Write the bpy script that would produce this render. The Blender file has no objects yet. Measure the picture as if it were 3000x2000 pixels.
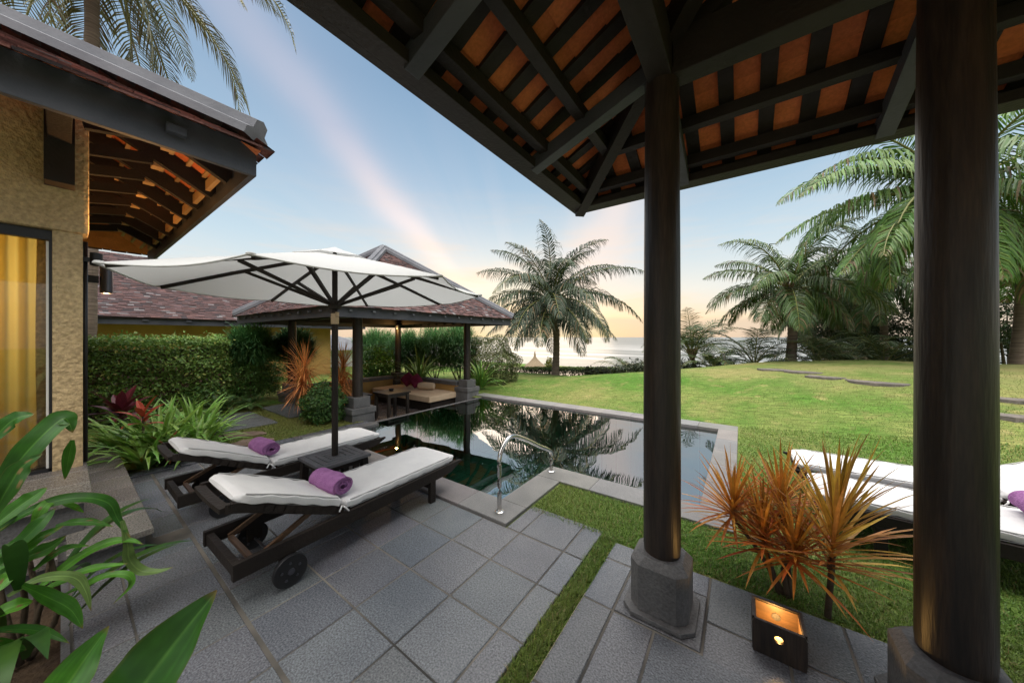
import bpy, bmesh, math, random
import numpy as np
from mathutils import Vector, Matrix
R = math.radians
rng = np.random.default_rng(7)
random.seed(7)
sc = bpy.context.scene
COL = sc.collection
TH = R(35.5); CT = math.cos(TH); ST = math.sin(TH); FP = 940.0; CH = 1.62
W = {}          # world location of every root, by object name

def at_depth(u, v, d):
    k = (u-1500)/FP*d
    return np.array((CT*k-ST*d, ST*k+CT*d, CH-(v-987)/FP*d))

# ------------------------------------------------------------------ mesh builder
class MB:
    def __init__(s):
        s.V = []; s.Q = []; s.T = []; s.G = []; s.C = []; s.n = 0
    def add(s, V, quads=None, tris=None, ngons=None, tint=None):
        V = np.asarray(V, float).reshape(-1, 3)
        if quads is not None and len(quads): s.Q.append(np.asarray(quads, int)+s.n)
        if tris is not None and len(tris): s.T.append(np.asarray(tris, int)+s.n)
        if ngons:
            for g in ngons: s.G.append([i+s.n for i in g])
        if tint is None: c = np.ones((len(V), 3))
        else:
            c = np.asarray(tint, float)
            if c.ndim == 1: c = np.tile(c, (len(V), 1))
        s.V.append(V); s.C.append(c); s.n += len(V)
        return s
    def box(s, x0, x1, y0, y1, z0, z1, tint=None):
        V = [(x0,y0,z0),(x1,y0,z0),(x1,y1,z0),(x0,y1,z0),(x0,y0,z1),(x1,y0,z1),(x1,y1,z1),(x0,y1,z1)]
        return s.add(V, [(0,3,2,1),(4,5,6,7),(0,1,5,4),(1,2,6,5),(2,3,7,6),(3,0,4,7)], tint=tint)
    def bar(s, p0, p1, w, h, up=(0,0,1), tint=None):
        p0 = np.array(p0, float); p1 = np.array(p1, float); t = p1-p0; t /= np.linalg.norm(t)
        r = np.cross(t, np.array(up, float)); r /= np.linalg.norm(r); u = np.cross(r, t)
        V = []
        for p in (p0, p1):
            for a, b in ((-1,-1),(1,-1),(1,1),(-1,1)): V.append(p+r*a*w/2+u*b*h/2)
        return s.add(V, [(0,3,2,1),(4,5,6,7),(0,1,5,4),(1,2,6,5),(2,3,7,6),(3,0,4,7)][::1], tint=tint)
    def prism(s, poly, z0, z1, tint=None):
        n = len(poly)
        V = [(x,y,z0) for x,y in poly]+[(x,y,z1) for x,y in poly]
        return s.add(V, [(i,(i+1)%n,n+(i+1)%n,n+i) for i in range(n)], ngons=[list(range(n))[::-1], list(range(n,2*n))], tint=tint)
    def lathe(s, prof, c=(0,0,0), n=24, axis='z', tint=None, caps=True):
        a = np.linspace(0, 2*math.pi, n, endpoint=False); V = []
        for r, z in prof:
            V.append(np.stack([r*np.cos(a), r*np.sin(a), np.full(n, z)], 1))
        V = np.concatenate(V)
        if axis == 'x': V = V[:, [2,0,1]]
        if axis == 'y': V = V[:, [1,2,0]]
        V = V+np.array(c); m = len(prof); q = []
        for i in range(m-1):
            for j in range(n): q.append((i*n+j, i*n+(j+1)%n, (i+1)*n+(j+1)%n, (i+1)*n+j))
        return s.add(V, q, ngons=[list(range(n))[::-1], list(range((m-1)*n, m*n))] if caps else None, tint=tint)
    def tube(s, pts, rad, n=8, tint=None, caps=True):
        P = np.asarray(pts, float); m = len(P); rad = np.broadcast_to(np.asarray(rad, float), (m,))
        T = np.gradient(P, axis=0); T /= np.linalg.norm(T, axis=1)[:, None]+1e-9
        ref = np.array((0,0,1.)) if abs(T[:,2]).mean() < .8 else np.array((1.,0,0))
        A = np.cross(T, ref); A /= np.linalg.norm(A, axis=1)[:, None]+1e-9; B = np.cross(T, A)
        a = np.linspace(0, 2*math.pi, n, endpoint=False)
        V = P[:,None,:]+rad[:,None,None]*(A[:,None,:]*np.cos(a)[None,:,None]+B[:,None,:]*np.sin(a)[None,:,None])
        q = []
        for i in range(m-1):
            for j in range(n): q.append((i*n+j, i*n+(j+1)%n, (i+1)*n+(j+1)%n, (i+1)*n+j))
        return s.add(V.reshape(-1,3), q, ngons=[list(range(n))[::-1], list(range((m-1)*n, m*n))] if caps else None, tint=tint)

def make_obj(name, mb, mat, parent=None, origin=None, smooth=False, bevel=0, seg=2, recalc=True):
    V = np.concatenate(mb.V); C = np.concatenate(mb.C)
    if parent is not None: o0 = np.array(W.get(parent.name, (0,0,0)))
    else: o0 = np.array(origin if origin is not None else (0,0,0), float)
    V = V-o0
    me = bpy.data.meshes.new(name)
    loops = []; starts = []; k = 0
    for A in mb.Q:
        loops.append(A.ravel()); starts.append(k+4*np.arange(len(A))); k += A.size
    for A in mb.T:
        loops.append(A.ravel()); starts.append(k+3*np.arange(len(A))); k += A.size
    for g in mb.G:
        loops.append(np.array(g)); starts.append(np.array([k])); k += len(g)
    L = np.concatenate(loops).astype(np.int32); S_ = np.concatenate(starts).astype(np.int32)
    me.vertices.add(len(V)); me.vertices.foreach_set('co', V.astype(np.float32).ravel())
    me.loops.add(len(L)); me.loops.foreach_set('vertex_index', L)
    me.polygons.add(len(S_)); me.polygons.foreach_set('loop_start', S_)
    me.update(calc_edges=True)
    at = me.attributes.new('tint', 'FLOAT_COLOR', 'POINT')
    at.data.foreach_set('color', np.concatenate([C, np.ones((len(C),1))], 1).astype(np.float32).ravel())
    if len(V) < 6000 and recalc:
        bm = bmesh.new(); bm.from_mesh(me)
        bmesh.ops.recalc_face_normals(bm, faces=bm.faces)
        if bevel:
            ed = [e for e in bm.edges if len(e.link_faces) == 2 and e.calc_face_angle(0) > .6]
            bmesh.ops.bevel(bm, geom=ed, offset=bevel, segments=seg, affect='EDGES', profile=.6, clamp_overlap=True)
        bm.to_mesh(me); bm.free()
    if not smooth: me.polygons.foreach_set('use_smooth', np.zeros(len(me.polygons), bool))
    if smooth:
        me.polygons.foreach_set('use_smooth', np.ones(len(me.polygons), bool))
        if smooth == 'auto':
            bm = bmesh.new(); bm.from_mesh(me)
            for e in bm.edges:
                if len(e.link_faces) == 2 and e.calc_face_angle(0) > .7: e.smooth = False
            bm.to_mesh(me); bm.free()
    me.materials.append(mat)
    o = bpy.data.objects.new(name, me); COL.objects.link(o)
    if parent is not None:
        o.parent = parent; W[o.name] = tuple(o0)
    else:
        o.location = o0; W[o.name] = tuple(o0)
    return o

def tag(o, label, cat, group=None):
    o['label'] = label; o['category'] = cat
    if group: o['group'] = group
    return o
def struct(name, mb, mat, **k):
    o = make_obj(name, mb, mat, **k); o['kind'] = 'structure'; return o
def thing(name, label, cat, loc=(0,0,0), group=None):
    o = bpy.data.objects.new(name, None); COL.objects.link(o); o.location = loc
    o.empty_display_size = .1; W[o.name] = tuple(loc)
    return tag(o, label, cat, group)
def copy_tree(o, parent=None):
    c = o.copy(); COL.objects.link(c)
    if parent is not None: c.parent = parent
    for ch in list(o.children): copy_tree(ch, c)
    return c

def spline(pts, n=8):
    P = [np.array(p, float) for p in pts]; P = [2*P[0]-P[1]]+P+[2*P[-1]-P[-2]]; out = []
    for i in range(1, len(P)-2):
        for t in np.linspace(0, 1, n, endpoint=False):
            a, b, c, d = P[i-1:i+3]
            out.append(.5*((2*b)+(c-a)*t+(2*a-5*b+4*c-d)*t*t+(-a+3*b-3*c+d)*t**3))
    out.append(P[-2]); return np.array(out)
def sstep(a, b, x):
    t = np.clip((np.asarray(x, float)-a)/(b-a), 0, 1); return t*t*(3-2*t)

# ------------------------------------------------------------------ materials
def mat(name, col=(.5,.5,.5), rough=.6, spec=.4, metal=0, var=None, col2=None, vscale=4, bump=0, bscale=30, stretch=None,
        tint=False, transl=0, emit=None, est=0, fine=0, fscale=120, detail=5, coat=0, bdist=.02):
    m = bpy.data.materials.new(name); m.use_nodes = True; nt = m.node_tree; N = nt.nodes; Lk = nt.links
    b = N['Principled BSDF']; b.inputs['Roughness'].default_value = rough; b.inputs['Metallic'].default_value = metal
    b.inputs['Specular IOR Level'].default_value = spec; b.inputs['Coat Weight'].default_value = coat
    tc = N.new('ShaderNodeTexCoord'); co = tc.outputs['Object']
    if stretch:
        mp = N.new('ShaderNodeMapping'); mp.inputs['Scale'].default_value = stretch
        Lk.new(co, mp.inputs[0]); co = mp.outputs[0]
    def noise(s, d=detail):
        n = N.new('ShaderNodeTexNoise'); n.inputs['Scale'].default_value = s; n.inputs['Detail'].default_value = d
        Lk.new(co, n.inputs['Vector']); return n
    def mix(a, bb, f, blend='MIX'):
        x = N.new('ShaderNodeMix'); x.data_type = 'RGBA'; x.blend_type = blend
        for i, v in ((0, f), (6, a), (7, bb)):
            if hasattr(v, 'is_linked'): Lk.new(v, x.inputs[i])
            else: x.inputs[i].default_value = v if i == 0 else (*v, 1)
        return x.outputs[2]
    c = None
    if col2 is not None:
        n = noise(vscale); r = N.new('ShaderNodeMapRange'); r.inputs[1].default_value = .35; r.inputs[2].default_value = .65
        Lk.new(n.outputs[0], r.inputs[0]); c = mix(col, col2, r.outputs[0])
    if fine:
        n = noise(fscale, 2); r = N.new('ShaderNodeMapRange'); r.inputs[1].default_value = .3; r.inputs[2].default_value = .7
        r.inputs[3].default_value = 1-fine; r.inputs[4].default_value = 1+fine
        Lk.new(n.outputs[0], r.inputs[0])
        cc = N.new('ShaderNodeCombineColor')
        for i in range(3): Lk.new(r.outputs[0], cc.inputs[i])
        c = mix(c if c is not None else col, cc.outputs[0], 1.0, 'MULTIPLY')
    if tint:
        a = N.new('ShaderNodeAttribute'); a.attribute_name = 'tint'
        c = mix(c if c is not None else col, a.outputs['Color'], 1.0, 'MULTIPLY')
    if c is not None: Lk.new(c, b.inputs['Base Color'])
    else: b.inputs['Base Color'].default_value = (*col, 1)
    if bump:
        n = noise(bscale, 6); bp = N.new('ShaderNodeBump'); bp.inputs['Strength'].default_value = bump; bp.inputs['Distance'].default_value = bdist
        Lk.new(n.outputs[0], bp.inputs['Height']); Lk.new(bp.outputs[0], b.inputs['Normal'])
    if emit:
        b.inputs['Emission Color'].default_value = (*emit, 1); b.inputs['Emission Strength'].default_value = est
    if transl:
        t = N.new('ShaderNodeBsdfTranslucent'); s = N.new('ShaderNodeMixShader'); s.inputs[0].default_value = transl
        if c is not None: Lk.new(c, t.inputs[0])
        else: t.inputs[0].default_value = (*col, 1)
        Lk.new(b.outputs[0], s.inputs[1]); Lk.new(t.outputs[0], s.inputs[2]); Lk.new(s.outputs[0], N['Material Output'].inputs[0])
    return m

M = {}
M['timber'] = mat('timber', (.017,.0135,.0115), .6, .18, col2=(.026,.020,.0165), vscale=3, stretch=(1,1,1), bump=.25, bscale=40)
M['lacquer'] = mat('dark_lacquer', (.012,.009,.0075), .45, .4, col2=(.030,.020,.014), vscale=9, stretch=(3,3,.25), bump=.22, bscale=16, fine=.35, fscale=40)
M['fascia'] = mat('fascia_timber', (.036,.038,.046), .55, .35, col2=(.06,.06,.068), vscale=2, bump=.15, bscale=50)
M['clay'] = mat('clay_tile_underside', (.64,.185,.07), .8, .2, tint=True, col2=(.54,.145,.055), vscale=5, bump=.2, bscale=50, fine=.12, fscale=60)
M['shingle'] = mat('roof_shingle', (1,1,1), .8, .25, tint=True, fine=.2, fscale=40, bump=.3, bscale=60)
M['hipcap'] = mat('hip_cap_cement', (.115,.117,.13), .75, .3, col2=(.15,.152,.165), vscale=3, bump=.15, bscale=30)
M['plaster'] = mat('rough_plaster', (.50,.375,.205), .9, .15, col2=(.44,.325,.175), vscale=3, bump=.8, bscale=26, fine=.22, fscale=34, bdist=.035)
M['ochre'] = mat('ochre_render', (.50,.31,.10), .85, .2, col2=(.42,.25,.085), vscale=2, bump=.3, bscale=25)
M['slate'] = mat('slate_paving', (1,1,1), .26, .6, tint=True, fine=.42, fscale=105, bump=.32, bscale=100, detail=8, col2=(.66,.67,.70), vscale=1.3)
M['grout'] = mat('grout', (.20,.18,.15), .9, .1, col2=(.05,.048,.045), vscale=1.7)
M['coping'] = mat('pool_coping_stone', (.205,.195,.185), .5, .4, col2=(.165,.158,.152), vscale=3, fine=.18, fscale=110, bump=.22, bscale=110, tint=True)
M['greystone'] = mat('grey_stone', (.125,.122,.12), .6, .35, col2=(.085,.083,.082), vscale=5, fine=.2, fscale=80, bump=.35, bscale=60)
M['brownstone'] = mat('brown_field_stone', (.20,.145,.11), .8, .2, col2=(.13,.09,.07), vscale=7, bump=.8, bscale=18)
M['pooltile'] = mat('pool_tile', (.10,.40,.28), .35, .4, col2=(.13,.46,.33), vscale=1.5)
_nt = M['pooltile'].node_tree; _b = _nt.nodes['Principled BSDF']; _c = _b.inputs['Base Color'].links[0].from_socket
_br = _nt.nodes.new('ShaderNodeTexBrick'); _br.offset = 0; _br.inputs['Scale'].default_value = 1; _br.inputs['Brick Width'].default_value = .3; _br.inputs['Row Height'].default_value = .3; _br.inputs['Mortar Size'].default_value = .008
_br.inputs['Mortar'].default_value = (.02,.09,.06,1)
_tc = _nt.nodes.new('ShaderNodeTexCoord'); _nt.links.new(_tc.outputs['Object'], _br.inputs['Vector']); _nt.links.new(_c, _br.inputs['Color1']); _nt.links.new(_c, _br.inputs['Color2']); _nt.links.new(_br.outputs['Color'], _b.inputs['Base Color'])
M['steel'] = mat('brushed_steel', (.62,.60,.57), .22, .5, metal=1, bump=.03, bscale=200)
M['cushion'] = mat('cushion_canvas', (.72,.71,.695), .85, .15, col2=(.64,.63,.62), vscale=4, bump=.45, bscale=9, fine=.05, fscale=300, tint=True)
M['canvas'] = mat('parasol_canvas', (.54,.545,.53), .85, .15, bump=.06, bscale=60, transl=.32)
M['towel'] = mat('purple_towel', (.42,.19,.41), .95, .1, col2=(.33,.14,.33), vscale=18, bump=.9, bscale=120)
M['maroon'] = mat('maroon_fabric', (.16,.018,.045), .85, .15, col2=(.11,.014,.035), vscale=9, bump=.3, bscale=90)
M['tan'] = mat('tan_fabric', (.50,.38,.255), .88, .15, col2=(.44,.33,.22), vscale=5, bump=.3, bscale=60)
M['wood'] = mat('brown_wood', (.11,.06,.032), .5, .4, col2=(.07,.04,.022), vscale=6, stretch=(1,8,8), bump=.1)
M['lightwood'] = mat('pale_batten_wood', (.42,.27,.13), .7, .25, col2=(.34,.21,.1), vscale=8, bump=.15, bscale=50)
M['black'] = mat('black_metal', (.012,.012,.013), .45, .4, bump=.05, bscale=90)
M['gunmetal'] = mat('gunmetal', (.10,.10,.115), .35, .5, metal=.8, bump=.05, bscale=150)
M['brass'] = mat('brass', (.70,.46,.16), .25, .5, metal=1)
M['soil'] = mat('soil', (.045,.03,.02), .95, .1, col2=(.075,.05,.03), vscale=12, bump=1, bscale=35)
M['leaf'] = mat('leaf', (1,1,1), .45, .35, tint=True, transl=.22, fine=.12, fscale=25)
M['gloss_leaf'] = mat('glossy_leaf', (1,1,1), .42, .28, tint=True, transl=.18, fine=.18, fscale=14, stretch=(1,1,1))
M['palm_leaf'] = mat('palm_leaf', (1,1,1), .40, .32, tint=True, transl=.12)
M['needle'] = mat('needle', (1,1,1), .6, .2, tint=True, transl=.25)
M['twig'] = mat('twig', (.06,.045,.03), .9, .1, col2=(.10,.075,.05), vscale=9, bump=.6, bscale=30)
M['trunk'] = mat('palm_bark', (.19,.145,.11), .9, .15, col2=(.115,.085,.065), vscale=4, stretch=(.6,.6,9), bump=.9, bscale=5)
M['white'] = mat('white_frame', (.7,.68,.62), .5, .4)
M['thatch'] = mat('thatch', (.26,.20,.13), .95, .1, col2=(.16,.12,.08), vscale=20, bump=1, bscale=40)
M['sand'] = mat('sand', (.42,.34,.25), .9, .15, col2=(.36,.29,.21), vscale=.6, bump=.3, bscale=8)
M['bulb'] = mat('lit_bulb', (1,.8,.5), .5, emit=(1,.56,.16), est=1.3)
# ------------------------------------------------------------------ world, camera, sun
w = bpy.data.worlds.new('World'); sc.world = w; w.use_nodes = True
nt = w.node_tree; N = nt.nodes; Lk = nt.links
SUN_EL = 5.0; SUN_AZ = -33.0      # azimuth: dir = (sin az, cos az)
sky = N.new('ShaderNodeTexSky'); sky.sky_type = 'NISHITA'; sky.sun_disc = False
sky.sun_elevation = R(SUN_EL); sky.sun_rotation = R(SUN_AZ); sky.dust_density = 1.0; sky.air_density = 1.0; sky.ozone_density = 2.0
tc = N.new('ShaderNodeTexCoord'); sep = N.new('ShaderNodeSeparateXYZ'); Lk.new(tc.outputs['Generated'], sep.inputs[0])
def mth(op, a, b=None, c=None, clamp=False):
    n = N.new('ShaderNodeMath'); n.operation = op; n.use_clamp = clamp
    for i, v in enumerate((a, b, c)):
        if v is None: continue
        if hasattr(v, 'is_linked'): Lk.new(v, n.inputs[i])
        else: n.inputs[i].default_value = v
    return n.outputs[0]
def dotv(vec):
    n = N.new('ShaderNodeVectorMath'); n.operation = 'DOT_PRODUCT'; Lk.new(tc.outputs['Generated'], n.inputs[0])
    n.inputs[1].default_value = vec; return n.outputs['Value']
def wmix(a, b, f, blend='MIX'):
    x = N.new('ShaderNodeMix'); x.data_type = 'RGBA'; x.blend_type = blend; x.clamp_factor = True
    for i, v in ((0, f), (6, a), (7, b)):
        if hasattr(v, 'is_linked'): Lk.new(v, x.inputs[i])
        else: x.inputs[i].default_value = v if i == 0 else (*v, 1)
    return x.outputs[2]
def ramp(f, pts):
    r = N.new('ShaderNodeValToRGB'); Lk.new(f, r.inputs[0]); e = r.color_ramp.elements
    while len(e) < len(pts): e.new(.5)
    for x, (p, c) in zip(e, pts): x.position = p; x.color = (*c, 1)
    return r.outputs[0]
el = mth('MAXIMUM', sep.outputs['Z'], 0.0)
# thin high haze that veils the clear sky, paler towards the horizon (radiance, before the 0.1 of the background)
veil = ramp(el, [(0, (.76,.62,.47)), (.05, (.84,.74,.58)), (.13, (.72,.76,.74)), (.25, (.52,.65,.73)), (.42, (.32,.47,.62)), (.60, (.21,.34,.50)), (1, (.17,.28,.44))])
sd = dotv((math.sin(R(SUN_AZ)), math.cos(R(SUN_AZ)), .06))
glow = mth('POWER', mth('MAXIMUM', sd, 0.0), 9.0)
low = mth('POWER', mth('SUBTRACT', 1.0, el, clamp=True), 7.5)
veil = wmix(veil, (1.12,.64,.25), mth('MULTIPLY', mth('MULTIPLY', glow, low), .95))
away = mth('MULTIPLY', mth('ADD', mth('MULTIPLY', sd, -.5), .5), .35)
veil = wmix(veil, (.30,.42,.60), away)
# clouds: long streaks fanning out from the sunrise plus a bank on the horizon
sx, sy = math.sin(R(SUN_AZ)), math.cos(R(SUN_AZ))
side = dotv((sy, -sx, 0))
fwd = mth('MAXIMUM', dotv((sx, sy, 0)), .02)
cmb = N.new('ShaderNodeCombineXYZ')
ang = mth('ARCTAN2', mth('DIVIDE', side, fwd), mth('ADD', mth('DIVIDE', el, fwd), .12))
Lk.new(mth('MULTIPLY', ang, 3.2), cmb.inputs[0]); Lk.new(mth('MULTIPLY', el, .8), cmb.inputs[1])
nz = N.new('ShaderNodeTexNoise'); nz.inputs['Scale'].default_value = 1.6; nz.inputs['Detail'].default_value = 5; nz.inputs['Distortion'].default_value = .25
Lk.new(cmb.outputs[0], nz.inputs['Vector'])
# one bright pink band, as in the photograph: a great circle through two directions
pA = at_depth(1010, 420, 1.0)-np.array((0,0,CH)); pB = at_depth(1235, 700, 1.0)-np.array((0,0,CH))
pA /= np.linalg.norm(pA); pB /= np.linalg.norm(pB); nrm = np.cross(pA, pB); nrm /= np.linalg.norm(nrm)
band_d = dotv(tuple(nrm))
wob = N.new('ShaderNodeTexNoise'); wob.inputs['Scale'].default_value = 5; wob.inputs['Detail'].default_value = 5
Lk.new(tc.outputs['Generated'], wob.inputs['Vector'])
band_d = mth('ADD', band_d, mth('MULTIPLY', mth('SUBTRACT', wob.outputs[0], .5), .05))
wid = mth('ADD', .022, mth('MULTIPLY', el, .05))
q_ = mth('DIVIDE', band_d, wid)
band = mth('POWER', 2.718, mth('MULTIPLY', mth('MULTIPLY', q_, q_), -1.0))
front = mth('MULTIPLY', dotv(tuple(pB)), 1.0, clamp=True)
band = mth('MULTIPLY', band, mth('POWER', front, 3.5))
band_soft = mth('MULTIPLY', mth('POWER', 2.718, mth('MULTIPLY', mth('MULTIPLY', q_, q_), -.12)), mth('POWER', front, 3.0))
ccol = ramp(el, [(0, (.95,.72,.50)), (.15, (.98,.86,.72)), (.32, (.88,.76,.74)), (.5, (.52,.52,.62)), (1, (.4,.45,.58))])
soft = N.new('ShaderNodeMapRange'); soft.inputs[1].default_value = .50; soft.inputs[2].default_value = .75; Lk.new(nz.outputs[0], soft.inputs[0])
veil = wmix(veil, ccol, mth('MULTIPLY', soft.outputs[0], .14))
veil = wmix(veil, ccol, mth('MULTIPLY', band, .8))
veil = wmix(veil, ccol, mth('MULTIPLY', band_soft, .22))
# a second, broad pink veil to the right of the sunrise
pC = at_depth(1850, 540, 1.0)-np.array((0,0,CH)); pD = at_depth(1700, 860, 1.0)-np.array((0,0,CH)); pC /= np.linalg.norm(pC); pD /= np.linalg.norm(pD); n2_ = np.cross(pC, pD); n2_ /= np.linalg.norm(n2_)
q2 = mth('DIVIDE', mth('ADD', dotv(tuple(n2_)), mth('MULTIPLY', mth('SUBTRACT', wob.outputs[0], .5), .16)), .085)
b2 = mth('MULTIPLY', mth('POWER', 2.718, mth('MULTIPLY', mth('MULTIPLY', q2, q2), -1.0)), mth('POWER', mth('MAXIMUM', dotv(tuple(pC)), 0.0), 5.0))
veil = wmix(veil, (.88,.73,.66), mth('MULTIPLY', b2, .7))
# low torn clouds lit pink and orange from below
lc = N.new('ShaderNodeTexNoise'); lc.inputs['Scale'].default_value = 3.2; lc.inputs['Detail'].default_value = 8; lc.inputs['Roughness'].default_value = .6
mpl = N.new('ShaderNodeMapping'); mpl.inputs['Scale'].default_value = (1, 1, 7); mpl.inputs['Rotation'].default_value = (.12,.08,0); Lk.new(tc.outputs['Generated'], mpl.inputs[0]); Lk.new(mpl.outputs[0], lc.inputs['Vector'])
lm = N.new('ShaderNodeMapRange'); lm.inputs[1].default_value = .47; lm.inputs[2].default_value = .66; Lk.new(lc.outputs[0], lm.inputs[0])
lz = ramp(el, [(0, (0,0,0)), (.05, (.8,.8,.8)), (.16, (.55,.55,.55)), (.34, (.12,.12,.12)), (.45, (0,0,0))])
lcol = wmix((.80,.70,.68), (1.05,.66,.36), mth('MAXIMUM', sd, 0.0))
veil = wmix(veil, lcol, mth('MULTIPLY', lm.outputs[0], mth('MULTIPLY', lz, .6)))
# grey-tan cloud bank right on the horizon
hb = N.new('ShaderNodeTexNoise'); hb.inputs['Scale'].default_value = 3; hb.inputs['Detail'].default_value = 6
mp = N.new('ShaderNodeMapping'); mp.inputs['Scale'].default_value = (1, 1, 5); Lk.new(tc.outputs['Generated'], mp.inputs[0]); Lk.new(mp.outputs[0], hb.inputs['Vector'])
hz = mth('SUBTRACT', mth('ADD', .035, mth('MULTIPLY', hb.outputs[0], .05)), el)
hm = N.new('ShaderNodeMapRange'); hm.inputs[1].default_value = 0; hm.inputs[2].default_value = .015; Lk.new(hz, hm.inputs[0])
veil = wmix(veil, (.62,.50,.40), mth('MULTIPLY', hm.outputs[0], .62))
sky_c = wmix(sky.outputs[0], (14,14,14), 1.0, 'DARKEN')
# added cloud-like brightness in the unseen sky overhead and behind, to light the ground
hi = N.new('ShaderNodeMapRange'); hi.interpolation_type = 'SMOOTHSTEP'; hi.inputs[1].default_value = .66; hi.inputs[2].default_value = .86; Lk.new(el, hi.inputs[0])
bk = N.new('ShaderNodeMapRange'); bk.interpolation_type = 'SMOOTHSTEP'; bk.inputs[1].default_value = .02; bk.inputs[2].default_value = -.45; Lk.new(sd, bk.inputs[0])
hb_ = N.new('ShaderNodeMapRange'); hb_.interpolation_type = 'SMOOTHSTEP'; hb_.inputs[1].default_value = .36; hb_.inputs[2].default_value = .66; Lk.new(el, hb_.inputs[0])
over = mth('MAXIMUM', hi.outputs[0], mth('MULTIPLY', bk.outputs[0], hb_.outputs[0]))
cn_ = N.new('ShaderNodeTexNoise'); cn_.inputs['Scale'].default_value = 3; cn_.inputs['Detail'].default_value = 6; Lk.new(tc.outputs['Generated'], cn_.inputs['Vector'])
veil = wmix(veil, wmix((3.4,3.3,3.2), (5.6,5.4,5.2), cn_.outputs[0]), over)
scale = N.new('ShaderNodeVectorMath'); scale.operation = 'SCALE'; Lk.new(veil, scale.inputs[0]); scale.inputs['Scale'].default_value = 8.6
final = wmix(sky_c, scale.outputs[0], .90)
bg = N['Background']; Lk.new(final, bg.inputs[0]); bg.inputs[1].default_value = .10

cam = bpy.data.cameras.new('camera'); cam.sensor_width = 36; cam.lens = 36*FP/3000; cam.clip_end = 9000; cam.clip_start = .02
cam.shift_y = -13/3000
co = bpy.data.objects.new('camera', cam); COL.objects.link(co); co.location = (0,0,CH); co.rotation_euler = (R(90), 0, TH); sc.camera = co
sun = bpy.data.lights.new('sun', 'SUN'); sun.energy = .3; sun.angle = R(30); sun.color = (1,.78,.55)
so = bpy.data.objects.new('sun', sun); COL.objects.link(so)
sdir = Vector((math.sin(R(SUN_AZ))*math.cos(R(SUN_EL)), math.cos(R(SUN_AZ))*math.cos(R(SUN_EL)), math.sin(R(SUN_EL))))
so.rotation_euler = sdir.to_track_quat('Z', 'Y').to_euler()
sc.view_settings.view_transform = 'Standard'; sc.view_settings.look = 'None'; sc.view_settings.exposure = 0.55; sc.view_settings.gamma = 1
sc.cycles.use_denoising = True; sc.cycles.max_bounces = 8; sc.cycles.transparent_max_bounces = 12; sc.cycles.caustics_reflective = False; sc.cycles.caustics_refractive = False
sc.cycles.sample_clamp_indirect = 4

# ------------------------------------------------------------------ terrain
HX = [-40,-12,-8,-6.4,-5,-3.2,-1.35,.5,3.3,6,14,40]; HZ = [-.1,-.05,0,.04,.2,.42,.60,.74,.90,.9,.85,.85]
def terrain(X, Y):
    X = np.asarray(X, float); Y = np.asarray(Y, float)
    h = np.interp(X, HX, HZ); y0 = np.interp(X, [-1,2.5], [7.05,4.6])
    yc = np.interp(X, [-6,-1.5,1], [9.3,11.4,14.6])
    rise = sstep(y0, 11.4, Y); fall = 1-sstep(yc, yc+6, Y)
    z = h*rise*fall-2.55*sstep(yc+1.2, 30, Y)
    z = z+.012*np.sin(X*1.7+Y*.6)*np.cos(Y*1.3)*sstep(7, 9, Y)
    return z-.012
def lawn_mat():
    m = mat('lawn_turf', (.12,.19,.025), .9, .1); nt = m.node_tree; N = nt.nodes; Lk = nt.links; b = N['Principled BSDF']
    tc = N.new('ShaderNodeTexCoord')
    def ns(s, d=6, st=None):
        n = N.new('ShaderNodeTexNoise'); n.inputs['Scale'].default_value = s; n.inputs['Detail'].default_value = d
        src = tc.outputs['Object']
        if st:
            mp = N.new('ShaderNodeMapping'); mp.inputs['Scale'].default_value = st; mp.inputs['Rotation'].default_value = (0,0,.6); Lk.new(src, mp.inputs[0]); src = mp.outputs[0]
        Lk.new(src, n.inputs['Vector']); return n.outputs[0]
    def rg(v, a, bb, c, d):
        r = N.new('ShaderNodeMapRange'); Lk.new(v, r.inputs[0])
        for i, x in enumerate((a, bb, c, d)): r.inputs[i+1].default_value = x
        return r.outputs[0]
    def mx(a, bb, f, bl='MIX'):
        x = N.new('ShaderNodeMix'); x.data_type = 'RGBA'; x.blend_type = bl
        for i, v in ((0, f), (6, a), (7, bb)):
            if hasattr(v, 'is_linked'): Lk.new(v, x.inputs[i])
            else: x.inputs[i].default_value = v if i == 0 else (*v, 1)
        return x.outputs[2]
    c = mx((.080,.158,.026), (.20,.20,.065), rg(ns(.45, 4), .40, .62, 0, 1))
    c = mx(c, (.058,.15,.018), rg(ns(1.3, 5), .5, .72, 0, .8))
    c = mx(c, (.29,.23,.10), rg(ns(2.6, 6), .56, .74, 0, .75)); c = mx(c, (.05,.12,.015), rg(ns(7, 5), .58, .75, 0, .55)); c = mx(c, (.33,.27,.13), rg(ns(14, 6), .66, .8, 0, .6))
    v = rg(ns(9, 8, (.45, 2.8, 1)), .3, .7, .58, 1.38); cc = N.new('ShaderNodeCombineColor')
    for i in range(3): Lk.new(v, cc.inputs[i])
    c = mx(c, cc.outputs[0], 1.0, 'MULTIPLY')
    sp = N.new('ShaderNodeSeparateXYZ'); Lk.new(tc.outputs['Object'], sp.inputs[0]); dry = N.new('ShaderNodeMath'); dry.operation = 'MULTIPLY'
    Lk.new(rg(sp.outputs['Z'], .42, .86, 0, .7), dry.inputs[0]); Lk.new(rg(ns(1.1, 5), .35, .62, .15, 1), dry.inputs[1]); c = mx(c, (.245,.22,.09), dry.outputs[0]); Lk.new(c, b.inputs['Base Color'])
    bp = N.new('ShaderNodeBump'); bp.inputs['Strength'].default_value = .55; bp.inputs['Distance'].default_value = .04
    Lk.new(ns(30, 6, (.55, 2.6, 1)), bp.inputs['Height']); Lk.new(bp.outputs[0], b.inputs['Normal'])
    return m
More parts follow.
